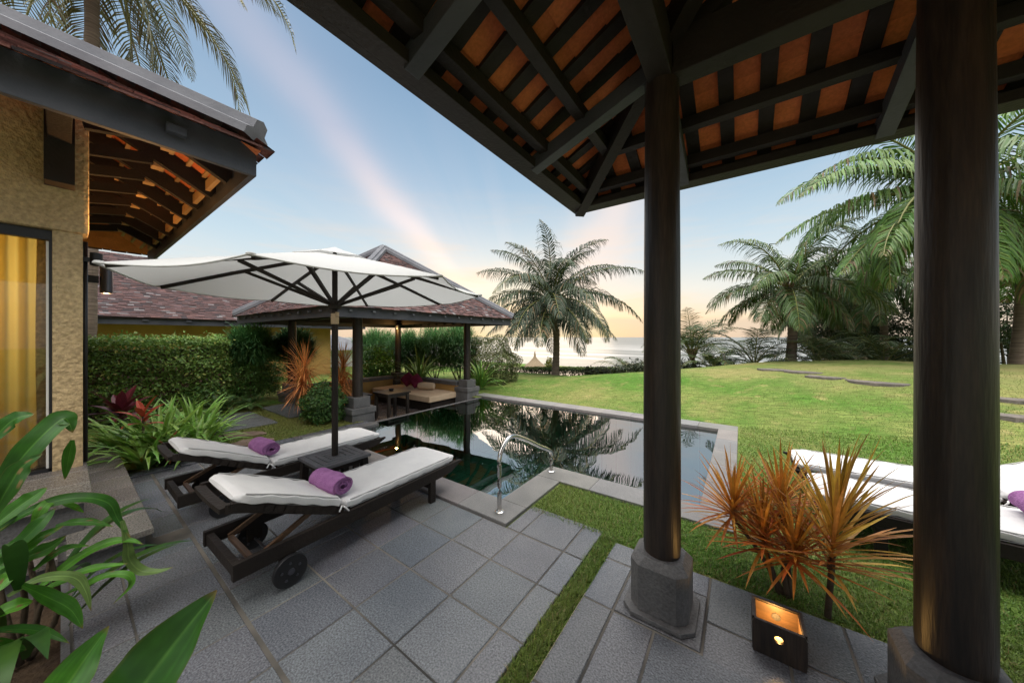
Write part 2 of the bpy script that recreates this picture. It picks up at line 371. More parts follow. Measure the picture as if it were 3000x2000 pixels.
M['lawn'] = lawn_mat()
HOLES = [(-5.76,-.04,3.3,7.0), (-5.7,-1.7,2.2,3.4), (-9.35,-5.76,3.4,6.5), (-5.7,-.93,-4,2.2), (-.81,3,-4,2.55), (-7.1,-3.65,-9,.41)]
def lines(lo, hi, step, extra):
    a = np.concatenate([np.arange(lo, hi, step), extra]); return np.unique(np.round(a, 3))
ex = sorted({v for h in HOLES for v in h[:2]}); ey = sorted({v for h in HOLES for v in h[2:]})
xs = np.unique(np.concatenate([[-70,-50,-40,-30,-22], lines(-16, 14, .3, ex), [16,20,26,36,50,70]]))
ys = np.unique(np.concatenate([[-12,-9,-6], lines(-4, 20, .3, ey), [21,22,23,25,27,29,31,34,38,42]]))
GX, GY = np.meshgrid(xs, ys); GZ = terrain(GX, GY)
nx = len(xs); q = []
for j in range(len(ys)-1):
    for i in range(nx-1):
        cx, cy = (xs[i]+xs[i+1])/2, (ys[j]+ys[j+1])/2
        if any(a < cx < b and c < cy < d for a, b, c, d in HOLES): continue
        if cx < -3.6 and cy < .41 and cx > -7.1: continue
        q.append((j*nx+i, j*nx+i+1, (j+1)*nx+i+1, (j+1)*nx+i))
g = MB().add(np.stack([GX, GY, GZ], -1).reshape(-1,3), q)
struct('lawn_ground', g, M['lawn'], smooth=True)
# beach and sea
b = MB(); bx = np.array([-400,-60,-30,-10,0,10,30,60,400.]); by = np.array([20,26,32,38,44,52.])
BX, BY = np.meshgrid(bx, by); BZ = np.interp(BY, [20,26,32,38,44,52], [-2.3,-2.36,-2.42,-2.6,-2.85,-3.4])
b.add(np.stack([BX,BY,BZ],-1).reshape(-1,3), [(j*9+i,j*9+i+1,(j+1)*9+i+1,(j+1)*9+i) for j in range(5) for i in range(8)])
struct('beach', b, M['sand'], smooth=True)
def sea_mat():
    m = mat('sea_water', (.035,.07,.075), .30, .38); nt = m.node_tree; N = nt.nodes; Lk = nt.links; b = N['Principled BSDF']
    b.inputs['IOR'].default_value = 1.33
    tc = N.new('ShaderNodeTexCoord'); mp = N.new('ShaderNodeMapping'); mp.inputs['Scale'].default_value = (.03,.16,1); Lk.new(tc.outputs['Object'], mp.inputs[0])
    n = N.new('ShaderNodeTexNoise'); n.inputs['Scale'].default_value = 1.3; n.inputs['Detail'].default_value = 9; n.inputs['Roughness'].default_value = .6; Lk.new(mp.outputs[0], n.inputs['Vector'])
    bp = N.new('ShaderNodeBump'); bp.inputs['Strength'].default_value = .22; bp.inputs['Distance'].default_value = 2.0; Lk.new(n.outputs[0], bp.inputs['Height']); Lk.new(bp.outputs[0], b.inputs['Normal'])
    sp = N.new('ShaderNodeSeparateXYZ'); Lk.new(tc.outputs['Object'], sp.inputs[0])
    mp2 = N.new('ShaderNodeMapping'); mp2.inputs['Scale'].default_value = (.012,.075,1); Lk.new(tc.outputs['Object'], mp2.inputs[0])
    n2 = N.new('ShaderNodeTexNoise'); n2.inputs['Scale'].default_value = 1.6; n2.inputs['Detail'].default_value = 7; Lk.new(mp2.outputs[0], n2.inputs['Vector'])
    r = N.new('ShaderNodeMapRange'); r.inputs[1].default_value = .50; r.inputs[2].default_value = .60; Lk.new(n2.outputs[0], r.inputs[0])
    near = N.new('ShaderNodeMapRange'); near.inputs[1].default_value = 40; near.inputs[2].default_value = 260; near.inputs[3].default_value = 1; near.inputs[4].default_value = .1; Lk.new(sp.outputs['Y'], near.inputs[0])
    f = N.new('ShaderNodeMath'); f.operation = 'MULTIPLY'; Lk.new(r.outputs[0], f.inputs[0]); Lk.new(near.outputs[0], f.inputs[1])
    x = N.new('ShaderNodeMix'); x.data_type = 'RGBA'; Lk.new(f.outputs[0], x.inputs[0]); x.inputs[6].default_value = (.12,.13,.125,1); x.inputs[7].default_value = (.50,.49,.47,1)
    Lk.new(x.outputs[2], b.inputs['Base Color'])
    return m
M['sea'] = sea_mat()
s = MB(); sxs = np.linspace(-4500, 4500, 19); sys_ = np.array([36,46,60,90,150,300,700,2000,6500.])
SX, SY = np.meshgrid(sxs, sys_)
s.add(np.stack([SX,SY,np.full_like(SX,-2.6)],-1).reshape(-1,3), [(j*19+i,j*19+i+1,(j+1)*19+i+1,(j+1)*19+i) for j in range(8) for i in range(18)])
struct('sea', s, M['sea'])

# ------------------------------------------------------------------ patio tiles
def tint_stone(base, amt):
    f = 1+rng.uniform(-amt, amt); return np.array(base)*f*np.array((1+rng.uniform(-.05,.06), 1, 1+rng.uniform(-.06,.05)))
def slab(mb, x0, x1, y0, y1, z1, base, amt=.11, g=.005, th=.05, ch=.004):
    x0 += g; x1 -= g; y0 += g; y1 -= g
    if x1-x0 < .02 or y1-y0 < .02: return
    t = tint_stone(base, amt); z = z1+rng.uniform(-.0012,.0012)
    V = [(x0,y0,z-th),(x1,y0,z-th),(x1,y1,z-th),(x0,y1,z-th),(x0,y0,z-ch),(x1,y0,z-ch),(x1,y1,z-ch),(x0,y1,z-ch),
         (x0+ch,y0+ch,z),(x1-ch,y0+ch,z),(x1-ch,y1-ch,z),(x0+ch,y1-ch,z)]
    q = []
    for k in (0, 4):
        for i in range(4): q.append((k+i, k+(i+1)%4, k+4+(i+1)%4, k+4+i))
    mb.add(V, q+[(8,9,10,11)], tint=t)
SL = (.152,.158,.168)
p = MB()
xe = [-.93]+[-1.095-.395*k for k in range(12)]; xe = [x for x in xe if x > -5.6]+[-5.69]; xe = sorted(xe)
ye = [.62+.398*k for k in range(4)]+[2.2]
for i in range(len(xe)-1):
    for j in range(len(ye)-1):
        slab(p, xe[i], xe[i+1], ye[j], ye[j+1], 0, SL)
    if xe[i+1] > -3.6:
        for a, c in ((.235,.608), (.03,.235)): slab(p, max(xe[i],-3.64), xe[i+1], a, c, 0, SL)
        if xe[i] > -1.55:
            for j in range(10): slab(p, xe[i], xe[i+1], .03-.398*(j+1), .03-.398*j, 0, SL)
    else: slab(p, xe[i], xe[i+1], .42, .608, 0, SL)
# small square setts between the lobe of the pool and the turf
for y0, y1 in ((2.205,2.42),(2.42,2.63)): pass
slab(p, -1.63, -1.49, 2.205, 2.63, 0, SL); slab(p, -1.49, -1.095, 2.205, 2.63, 0, SL); slab(p, -1.095, -.93, 2.205, 2.63, 0, SL)
po = struct('patio', p, M['slate'])
gm = MB(); gm.box(-5.69,-.935,.02,2.2,-.1,-.004); gm.box(-1.62,-.935,2.2,2.62,-.1,-.0045); gm.box(-1.5,-.935,-4,.02,-.1,-.0045)
struct('patio_bed', gm, M['grout']); struct('bed_kerb', MB().box(-3.64,-1.52,-.005,.024,-.2,.004), M['greystone'])
# kerb along the left edge of the patio
k_ = MB()
for i in range(7): slab(k_, -5.86, -5.7, .44+.42*i, .44+.42*(i+1), .015, (.11,.115,.125), th=.1)
struct('patio_kerb', k_, M['slate'])
# pavilion floor slabs
t = MB(); B2 = (.132,.137,.146)
X1 = [-.81,-.62,-.165,.465,1.1,1.75,2.4,3.0]
for i in range(len(X1)-1):
    if i == 0:
        for a, c in ((2.33,2.545),(1.9,2.33),(1.3,1.9),(.7,1.3),(.1,.7)): slab(t, X1[i], X1[i+1]-.0, a, c, 0, B2, g=.006)
    elif i == 1: slab(t, X1[i], X1[i+1], 2.33, 2.545, 0, B2, g=.006); slab(t, X1[i], X1[i+1], 1.9, 2.33, .006, (.10,.10,.103), g=.006)
    else: slab(t, X1[i], X1[i+1], 2.135, 2.545, 0, B2, g=.006)
X2 = [-.165,.2,.62,1.05,1.5,2.0,2.5,3.0]
for i in range(len(X2)-1): slab(t, X2[i], X2[i+1], 1.72, 2.135, 0, B2, g=.006)
X3 = [-.62,-.39,.1,.6,1.1,1.6,2.1,3.0]
for i in range(len(X3)-1):
    slab(t, X3[i], X3[i+1], 1.3, 1.72 if X3[i] > -.17 else 1.9, 0, B2, g=.006)
    for a, c in ((.7,1.3),(.1,.7),(-.6,.1),(-1.4,-.6)): slab(t, X3[i], X3[i+1], a, c, 0, B2, g=.006)
slab(t, .1-.26, .1, 1.72, 1.722, 0, B2)
struct('pavilion_floor', t, M['slate'])
gm = MB(); gm.box(-.805,2.99,-1.4,2.54,-.1,-.004); struct('pavilion_floor_bed', gm, M['grout'])

# ------------------------------------------------------------------ pool
pool = thing('swimming_pool', 'L-shaped dark green pool with pale stone coping beside the sun loungers', 'swimming pool', (-3,4.5,0))
POLY = [(-5.74,6.65),(-.32,6.65),(-.32,3.54),(-1.93,3.54),(-1.93,2.53),(-5.5,2.53),(-5.5,3.45),(-5.74,3.45)]
bs = MB(); n = len(POLY)
Vb = [(x,y,-1.35) for x,y in POLY]+[(x,y,-.045) for x,y in POLY]
bs.add(Vb, [(i,(i+1)%n,n+(i+1)%n,n+i) for i in range(n)], ngons=[list(range(n))])
make_obj('basin', bs, M['pooltile'], pool, recalc=False)
cp = MB(); CB = (1,1,1)
def cope(x0, x1, y0, y1, L=.62):
    if x1-x0 > y1-y0:
        m_ = max(1, round((x1-x0)/L)); e = np.linspace(x0, x1, m_+1)
        for i in range(m_): slab(cp, e[i], e[i+1], y0, y1, .02, CB, .10, g=.0015, th=.12)
    else:
        m_ = max(1, round((y1-y0)/L)); e = np.linspace(y0, y1, m_+1)
        for i in range(m_): slab(cp, x0, x1, e[i], e[i+1], .02, CB, .10, g=.0015, th=.12)
cope(-5.69,-1.64,2.21,2.53); cope(-1.93,-1.64,2.53,3.21); cope(-1.93,-.04,3.21,3.54); cope(-.32,-.04,3.54,6.65); cope(-6.0,-.04,6.65,7.03)
make_obj('coping', cp, M['coping'], pool)
we = MB(); we.box(-5.82,-5.741,3.46,6.64,-.6,-.022); we.box(-5.72,-5.51,2.54,3.44,-.6,.012)
make_obj('overflow_wall', we, M['greystone'], pool, bevel=.006)
def water_mat():
    m = bpy.data.materials.new('pool_water'); m.use_nodes = True; nt = m.node_tree; N = nt.nodes; Lk = nt.links; N.remove(N['Principled BSDF'])
    gl = N.new('ShaderNodeBsdfGlossy'); gl.inputs['Roughness'].default_value = 0.0; gl.inputs[0].default_value = (1,1,1,1)
    tr = N.new('ShaderNodeBsdfTransparent'); tr.inputs[0].default_value = (.62,.92,.82,1)
    fr = N.new('ShaderNodeFresnel'); fr.inputs[0].default_value = 5.4
    tc = N.new('ShaderNodeTexCoord'); n = N.new('ShaderNodeTexNoise'); n.inputs['Scale'].default_value = 1.1; n.inputs['Detail'].default_value = 2; Lk.new(tc.outputs['Object'], n.inputs['Vector'])
    bp = N.new('ShaderNodeBump'); bp.inputs['Strength'].default_value = .05; bp.inputs['Distance'].default_value = .1; Lk.new(n.outputs[0], bp.inputs['Height'])
    Lk.new(bp.outputs[0], gl.inputs['Normal'])
    s = N.new('ShaderNodeMixShader'); Lk.new(fr.outputs[0], s.inputs[0]); Lk.new(tr.outputs[0], s.inputs[1]); Lk.new(gl.outputs[0], s.inputs[2]); Lk.new(s.outputs[0], N['Material Output'].inputs[0])
    return m
M['water'] = water_mat()
wt = MB(); wt.add([(x,y,-.03) for x,y in POLY], ngons=[list(range(n))]); struct('pool_water', wt, M['water'])
# handrail
hr = thing('pool_handrail', 'polished steel handrail arching over the pool coping', 'handrail', (-1.83,2.33,.02))
pts = spline([(-1.8,2.325,.02),(-1.8,2.325,.35),(-1.8,2.33,.52),(-1.805,2.41,.62),(-1.81,2.55,.655),(-1.82,2.8,.555),(-1.83,3.1,.40),(-1.835,3.28,.315),(-1.84,3.375,.25),(-1.84,3.385,.15),(-1.84,3.385,.02)], 6)
make_obj('rail', MB().tube(pts, .021, 14), M['steel'], hr, smooth=True)
for yy, xx in ((2.325,-1.8),(3.385,-1.84)):
    make_obj('flange', MB().lathe([(.042,.0205),(.042,.028),(.03,.036),(.0215,.037)], (xx,yy,0), 20), M['steel'], hr, smooth='auto')
# ------------------------------------------------------------------ shingled roof slope
def shingles(mb, A, B, C, D, course=.11, width=.17, base=(.15,.065,.055), lift=.014, seed=1):
    """slope with eave A->B and top D->C (a triangle when C == D), shingles laid in courses"""
    r = np.random.default_rng(seed); A, B, C, D = [np.array(p, float) for p in (A, B, C, D)]
    e = (B-A)/np.linalg.norm(B-A); mid = (D+C)/2-(A+B)/2; up = mid-e*np.dot(mid, e); L = np.linalg.norm(up); up /= L
    nrm = np.cross(e, up); nrm = nrm if nrm[2] > 0 else -nrm
    a1, b1 = np.dot(D-A, e), np.dot(C-A, e); wAB = np.linalg.norm(B-A); nC = int(L/course)
    V = []; Q = []; T = []; k = 0
    for i in range(nC):
        s0, s1 = i*course, min((i+1.35)*course, L); f = s0/L
        lo, hi = a1*f, wAB+(b1-wAB)*f
        x = lo-r.uniform(0, width)
        while x < hi:
            wd = width*r.uniform(.6, 1.35); x0, x1 = max(x, lo), min(x+wd-.004, hi); x += wd
            if x1-x0 < .02: continue
            j = r.uniform(-.012, .012); lf = lift*r.uniform(.7, 1.5)
            p = A+up*(s0+j); t = A+up*s1
            V += [p+e*x0+nrm*lf, p+e*x1+nrm*lf, t+e*x1+nrm*.002, t+e*x0+nrm*.002, p+e*x0-nrm*.004, p+e*x1-nrm*.004]
            Q += [(k,k+1,k+2,k+3), (k+4,k+5,k+1,k)]; k += 6
            g = r.uniform(.45, 1.45); h = r.uniform(-.25, .3); c = np.array(base)*g*np.array((1+h*.4, 1, 1-h*.25))
            if r.random() < .06: c = np.array((.15,.135,.135))*r.uniform(.6,1.3)
            if r.random() < .12: c = np.array((.04,.03,.032))
            T += [c]*6
    mb.add(V, Q, tint=np.array(T))
def hip_cap(mb, p0, p1, w=.16, h=.07, over=.1):
    p0 = np.array(p0, float); p1 = np.array(p1, float); t = (p1-p0)/np.linalg.norm(p1-p0); p0 = p0-t*0
    s = np.cross(t, (0,0,1.)); s /= np.linalg.norm(s); u = np.cross(s, t)
    prof = [(-w,-.05),(-w,.02),(-w*.55,.05),(-w*.5,h+.03),(0,h+.06),(w*.5,h+.03),(w*.55,.05),(w,.02),(w,-.05)]
    V = [p+s*a+u*b for p in (p0, p1) for a, b in prof]; n = len(prof)
    mb.add(V, [(i,i+1,n+i+1,n+i) for i in range(n-1)], ngons=[list(range(n))[::-1], list(range(n,2*n))])

# ------------------------------------------------------------------ villa on the left
villa = thing('villa', 'ochre plastered villa with deep tiled eaves and a curtained glass door', 'house', (-6.5,-2,0))
make_obj('corner_pier', MB().box(-5.17,-4.92,-.05,.11,.40,2.56), M['plaster'], villa)
make_obj('wall', MB().box(-5.17,-4.92,-6.5,-3.2,.40,2.56), M['plaster'], villa)
wl = MB()
wl.box(-10,-5.17,-.14,.11,.0,3.75)                       # side wall facing the sea
wl.box(-10,-9.75,-6.5,-.14,0,3.75)
make_obj('wall', wl, M['plaster'], villa)
up = MB(); up.box(-5.17,-4.885,-6.5,.145,2.56,3.75)
make_obj('upper_wall', up, M['plaster'], villa, bevel=.03)
rm = MB(); rm.box(-9.7,-5.2,-6.5,-.16,.30,.42); rm.box(-9.7,-5.2,-6.5,-.16,3.0,3.05); rm.box(-9.7,-5.2,-6.6,-6.5,.4,3); make_obj('room', rm, M['ochre'], villa)
win = MB(); win.box(-5.0,-4.94,-3.2,-.052,2.47,2.555); win.box(-5.0,-4.93,-.068,-.052,.445,2.47); win.box(-5.02,-4.93,-3.2,-.052,.40,.47)
wf = make_obj('glass_door', win, M['black'], villa)
make_obj('frame', MB().box(-4.99,-4.955,-.082,-.0685,.47,2.46), M['white'], wf)
gm_ = bpy.data.materials.new('window_glass'); gm_.use_nodes = True; _n = gm_.node_tree.nodes; _l = gm_.node_tree.links; _n.remove(_n['Principled BSDF'])
_t = _n.new('ShaderNodeBsdfTransparent'); _t.inputs[0].default_value = (.85,.87,.86,1); _g = _n.new('ShaderNodeBsdfGlossy'); _g.inputs['Roughness'].default_value = .02
_f = _n.new('ShaderNodeFresnel'); _f.inputs[0].default_value = 1.5; _s = _n.new('ShaderNodeMixShader')
_l.new(_f.outputs[0], _s.inputs[0]); _l.new(_t.outputs[0], _s.inputs[1]); _l.new(_g.outputs[0], _s.inputs[2]); _l.new(_s.outputs[0], _n['Material Output'].inputs[0])
M['glass'] = gm_
make_obj('pane', MB().box(-4.978,-4.970,-3.2,-.083,.47,2.47), M['glass'], wf)
# steps
for nm, a, lb in (('stone_step', (-7.2,-3.62,-6,.41,.0,.18), 'low slate step running along the villa, nearest the sun loungers'),
                  ('stone_step', (-6.9,-3.95,-6,.14,.18,.44), 'upper slate step directly under the curtained glass door')):
    x0,x1,y0,y1,z0,z1 = a; st = MB(); tiles = MB()
    st.box(x0,x1-.05,y0,y1-.045,z0-.05,z1-.045)
    ed = [x1-.40*k for k in range(0, 10) if x1-.40*k > x0]+[x0]
    for i in range(len(ed)-1):
        for yb, ya in ((y1, max(y1-.40, -.2) if z1 < .3 else y1-.42), (y1-.42, y1-.84), (y1-.84, y1-1.24), (y1-1.24,y1-1.64)):
            slab(tiles, ed[i+1], ed[i], ya, yb, z1, (.19,.165,.145), .14, th=.045)
    th = thing(nm, lb, 'step', (x1,y1,z0)); make_obj('riser', st, M['greystone'], th); make_obj('tread', tiles, M['slate'], th)
# roof: eaves at z 3.40
EX, EY, EZ, PI_ = -3.66, 1.18, 3.40, .554
def hz_(dx): return EZ+PI_*dx
X_b, Y_b = -10.6, -7.4
cx_ = (EX+X_b)/2; half = (EX-X_b)/2
yr0, yr1 = EY-half, Y_b+half; zr = hz_(half)
rf = MB()
c0,c1,c2,c3 = (EX,EY,EZ),(EX,Y_b,EZ),(X_b,Y_b,EZ),(X_b,EY,EZ); r0,r1 = (cx_,yr0,zr),(cx_,yr1,zr)
shingles(rf, c1, c0, r0, r1, seed=3); shingles(rf, c0, c3, r0, r0, seed=4); shingles(rf, c3, c2, r1, r0, seed=5)
roof = make_obj('roof', rf, M['shingle'], villa, recalc=False)
und = MB()
def under(A, B, C, D, step=.17, th=.018, off=.03, s0=.0):
    A, B, C, D = [np.array(p, float)-np.array((0,0,off)) for p in (A,B,C,D)]
    A, B = A+(D-A)*s0, B+(C-B)*s0; L = np.linalg.norm((C+D)/2-(A+B)/2); n_ = int(L/step)
    for i in range(n_):
        f0, f1 = i/n_, min(1, (i+1.06)/n_)
        P = [A+(D-A)*f0, B+(C-B)*f0, B+(C-B)*f1, A+(D-A)*f1]
        P[0] = P[0]-np.array((0,0,th)); P[1] = P[1]-np.array((0,0,th))
        t_ = rng.uniform(.8, 1.15)
        und.add([P[0],P[1],P[2],P[3],P[0]+np.array((0,0,th)),P[1]+np.array((0,0,th))], [(0,1,2,3),(0,4,5,1)], tint=np.array((t_,t_,t_)))
under(c0,c3,r0,r0,s0=.022); under(c1,c0,r0,r1,s0=.075); under(c3,c2,r1,r0,s0=.03); under(c2,c1,r1,r1,s0=.03)
make_obj('roof_lining', und, M['clay'], roof, recalc=False)
hc = MB(); hip_cap(hc, np.array(c0)+np.array((-.10,-.10,.055+.07)), np.array(r0)+np.array((0,0,.07)), .16, .10); make_obj('hip_cap', hc, M['hipcap'], roof)
fz = MB(); fz.box(-3.91,-3.86,-7.2,1.105,3.19,3.485); fz.box(-10.3,-3.91,1.055,1.105,3.19,3.43)
make_obj('fascia', fz, M['fascia'], villa, bevel=.004)
for yy in (-1.55,-.35,.55):
    make_obj('rafter_tail', MB().box(-3.858,-3.79,yy-.06,yy+.06,3.30,3.37), M['fascia'], villa, bevel=.006)
for i, x in enumerate(np.arange(-4.45, -9.2, -.62)):
    m_ = MB()
    dm = min(1.38, EX-x-.06); m_.bar((x,EY-dm,hz_(dm)-.15),(x,1.05,hz_(.13)-.15),.065,.17,tint=None)
    m_.bar((x+.001,.1,3.40),(x+.001,.55,3.50),.06,.10)
    make_obj('rafter', m_, M['timber'], villa)
bt = MB()
for y in np.arange(.15, 1.05, .13): bt.box(X_b+(EY-y)+.2,EX-(EY-y)-.12,y,y+.035,hz_(EY-y)-.085,hz_(EY-y)-.055)
make_obj('roof_battens', bt, M['lightwood'], villa)
for i, x in enumerate(np.arange(-4.45, -9.2, -.62)):
    for y in (.98,.62):
        bl = MB(); bl.box(x-.585,x-.035,y-.02,y+.02,hz_(EY-y)-.20,hz_(EY-y)-.09) if y > .9 else bl.box(x-.32,x-.2,y-.045,y+.045,hz_(EY-y)-.2,hz_(EY-y)-.09)
        make_obj('blocking', bl, M['lightwood'], villa)
po_ = MB(); po_.box(-4.884,-4.70,-.09,.065,2.93,3.6); po_.bar((-4.70,-.012,3.36),(-3.92,-.012,3.36),.12,.16)
make_obj('eave_bracket', po_, M['timber'], villa, bevel=.006)
make_obj('drain_pipe', MB().tube([(-5.05,.128,.44),(-5.05,.128,2.52)], .014, 12), M['black'], villa, smooth=True)
# curtain just inside the glass door
cu = MB(); yy = np.linspace(-2.2, -.128, 200); xx = -5.14+.035*np.sin(yy*62)+.015*np.sin(yy*23)
V = np.concatenate([np.stack([xx, yy, np.full(200, z)], 1)+np.array((.01*math.sin(z*3),0,0)) for z in np.linspace(.46, 2.5, 8)])
cu.add(V, [(j*200+i, j*200+i+1, (j+1)*200+i+1, (j+1)*200+i) for j in range(7) for i in range(199)])
M['curtain'] = mat('curtain_fabric', (.78,.62,.24), .9, .1, transl=.35, bump=.15, bscale=80)
tag(make_obj('curtain', cu, M['curtain'], origin=(-5.14,-1,.46), smooth=True), 'yellow floor-length curtain hanging in folds behind the glass door', 'curtain')
def light(name, loc, energy, col=(1,.66,.30), kind='POINT', size=.05, rot=None, spot=80):
    l = bpy.data.lights.new(name, kind); l.energy = energy; l.color = col
    if kind in ('POINT','SPOT'): l.shadow_soft_size = size
    if kind == 'SPOT': l.spot_size = R(spot); l.spot_blend = .5
    o = bpy.data.objects.new(name, l); COL.objects.link(o); o.location = loc
    if rot: o.rotation_euler = rot
    return o
light('room_light', (-5.9,-.8,2.1), 60, (1,.80,.42), size=.15)
# wall lamp
wlp = thing('wall_lamp', 'gunmetal cylinder wall lamp glowing warm under the villa eaves', 'lamp', (-6.75,.11,2.3))
LX, LY, LZ = -6.75, .335, 2.36
sh = MB(); sh.lathe([(.05,-.17),(.055,-.17),(.055,.17),(.05,.17)], (LX,LY,LZ), 28, caps=False); sh.lathe([(.05,.17),(.05,-.17)], (LX,LY,LZ), 28, caps=False)
make_obj('shade', sh, M['gunmetal'], wlp, smooth='auto', recalc=False)
make_obj('bracket', MB().box(LX-.03,LX+.03,.11,LY-.06,LZ-.045,LZ+.045), M['black'], wlp, bevel=.004)
make_obj('bulb', MB().lathe([(.001,-.04),(.03,-.03),(.04,0),(.03,.03),(.001,.04)], (LX,LY,LZ-.11), 16), M['bulb'], wlp, smooth=True)
light('wall_lamp_light', (LX,LY,LZ+.12), 42, (1,.50,.16), size=.04)
light('wall_lamp_light', (LX,LY,LZ-.14), 7, (1,.6,.25), size=.03)
light('wall_lamp_light', (-4.95,.42,2.46), 22, (1,.50,.16), size=.05, kind='SPOT', rot=(R(180),0,0), spot=150)
wl2 = thing('wall_lamp', 'small warm uplight on the villa corner above the drain pipe', 'lamp', (-4.75,.145,2.3))
make_obj('shade', MB().lathe([(.03,0),(.04,.005),(.04,.12),(.034,.12),(.034,.01)], (-5.02,.19,2.30), 18, caps=False), M['black'], wl2, smooth='auto', recalc=False)
make_obj('bulb', MB().lathe([(.001,0),(.025,.01),(.028,.03),(.001,.05)], (-5.02,.19,2.33), 14), M['bulb'], wl2, smooth=True)
make_obj('bracket', MB().box(-5.03,-5.01,.11,.16,2.33,2.37), M['black'], wl2)

# ------------------------------------------------------------------ near pavilion (we stand under its roof)
pav = thing('pavilion', 'dark timber pavilion with terracotta lined roof and slim round columns', 'pavilion', (1,1,0))
PX, PY, PZ, PS = -1.36, 3.09, 2.90, .46
def pz(d): return PZ+.13+PS*d           # underside of the clay at distance d in from the eave
PX2, PY2 = 5.0, -3.3
hx = (PX2-PX)/2; ctr = (PX+hx, (PY+PY2)/2)
k0,k1,k2,k3 = (PX,PY),(PX2,PY),(PX2,PY2),(PX,PY2)
und = MB(); apex = (ctr[0],ctr[1],pz(hx)+.03)
def c3d(k): return (*k, pz(0)+.03)
under(c3d(k1),c3d(k0),apex,apex,.2,.012,.03); under(c3d(k0),c3d(k3),apex,apex,.2,.012,.03); under(c3d(k3),c3d(k2),apex,apex,.2,.012,.03); under(c3d(k2),c3d(k1),apex,apex,.2,.012,.03)
proof = make_obj('roof', und, M['clay'], pav, recalc=False)
top = MB()
for a, b_ in ((k0,k1),(k3,k0),(k2,k3),(k1,k2)): shingles(top, (*a,pz(0)+.06), (*b_,pz(0)+.06), (apex[0],apex[1],apex[2]+.05), (apex[0],apex[1],apex[2]+.05), .2, .25, seed=11)
make_obj('shingle_cover', top, M['shingle'], proof, recalc=False)
fb = MB(); fb.box(PX-.05,PX,PY2,PY+.05,PZ-.0,PZ+.19); fb.box(PX,PX2,PY,PY+.05,PZ-.0,PZ+.19); fb.box(PX,PX+.10,PY2,PY,PZ-.002,PZ+.06); fb.box(PX+.10,PX2,PY-.10,PY,PZ-.002,PZ+.06)
make_obj('fascia', fb, M['timber'], pav, bevel=.004)
def rafter_n(x):   # on the far slope, running in from the eave at Y = PY
    d = min(x-PX, PX2-x, 3.1)-.02
    return ((x,PY,pz(0)-.018),(x,PY-d,pz(d)-.018)) if d > .1 else None
for x in np.arange(PX+.17, PX2-.3, .222):
    r_ = rafter_n(x)
    if r_: make_obj('rafter', MB().bar(*r_, .085, .03), M['timber'], pav)
for y in np.arange(PY-.17, PY2+.3, -.222):
    d = min(PY-y, y-PY2, 3.1)-.02
    if d > .1: make_obj('rafter', MB().bar((PX,y,pz(0)-.018),(PX+d,y,pz(d)-.018),.085,.03), M['timber'], pav)
for d in (.17,.46):
    z = pz(d)-.085
    make_obj('purlin', MB().box(PX+d-.035,PX+d+.035,PY2+d,PY-d+.03,z-.04,z+.04), M['timber'], pav, bevel=.004)
    make_obj('purlin', MB().box(PX+d+.04,PX2-d,PY-d-.035,PY-d+.035,z-.041,z+.039), M['timber'], pav, bevel=.004)
CX, CY = -.39, 2.11
d = .97; zb = pz(d)-.20
make_obj('beam', MB().box(CX-.065,CX+.065,PY2+1,CY+.02,zb-.14,zb+.10), M['timber'], pav, bevel=.006)
make_obj('beam', MB().box(CX+.07,PX2-1,CY-.065,CY+.065,zb-.141,zb+.099), M['timber'], pav, bevel=.006)
for d in (1.75,):
    z = pz(d)-.13
    make_obj('purlin', MB().box(PX+d-.05,PX+d+.05,PY2+d,PY-d,z-.06,z+.05), M['timber'], pav, bevel=.004)
    make_obj('purlin', MB().box(PX+d+.05,PX2-d,PY-d-.05,PY-d+.05,z-.061,z+.049), M['timber'], pav, bevel=.004)
make_obj('hip_rafter', MB().bar((PX+.0,PY-.0,pz(0)-.10),(apex[0],apex[1],apex[2]-.14),.09,.17), M['timber'], pav)
for y in (CY, CY-1.13, CY-2.26):
    make_obj('bracket', MB().bar((PX+.05,y,PZ+.03),(CX-.06,y,pz(.97)-.24),.085,.10), M['fascia'], pav, bevel=.004)
for x in (CX, CX+1.13, CX+2.26):
    make_obj('bracket', MB().bar((x,PY-.05,PZ+.03),(x,CY+.06,pz(.97)-.24),.085,.10), M['fascia'], pav, bevel=.004)
for sx, sy in ((.55,.0),(.0,-.55)):
    make_obj('brace', MB().bar((CX+(.05 if sx else 0),CY-(.05 if sy else 0),zb+.05),(CX+sx*1.2,CY+sy*1.2,zb+.42),.07,.09), M['timber'], pav)
def column(x, y, h, tw, r=.1, lab=None):
    c = make_obj('column', MB().lathe([(r*1.0,.33),(r*1.03,.37),(r*1.03,1.2),(r,2.2),(r*.93,h)], (x,y,0), 40), M['lacquer'], pav, smooth='auto')
    pl = MB(); ch = .05
    def oct_(hw, k): return [(x-hw+k,y-hw),(x+hw-k,y-hw),(x+hw,y-hw+k),(x+hw,y+hw-k),(x+hw-k,y+hw),(x-hw+k,y+hw),(x-hw,y+hw-k),(x-hw,y-hw+k)]
    pl.prism(oct_(tw+.035,.06), .006, .03); pl.prism(oct_(tw,.055), .03, .29)
    a = oct_(tw,.055); b = oct_(tw-.035,.05)
    V = [(p[0],p[1],.29) for p in a]+[(p[0],p[1],.33) for p in b]; pl.add(V, [(i,(i+1)%8,8+(i+1)%8,8+i) for i in range(8)], ngons=[list(range(8,16))])
    make_obj('plinth', pl, M['greystone'], c, bevel=.004)
    return c
column(CX, CY, zb-.10, .155); column(.70, 2.09, zb-.10, .155)
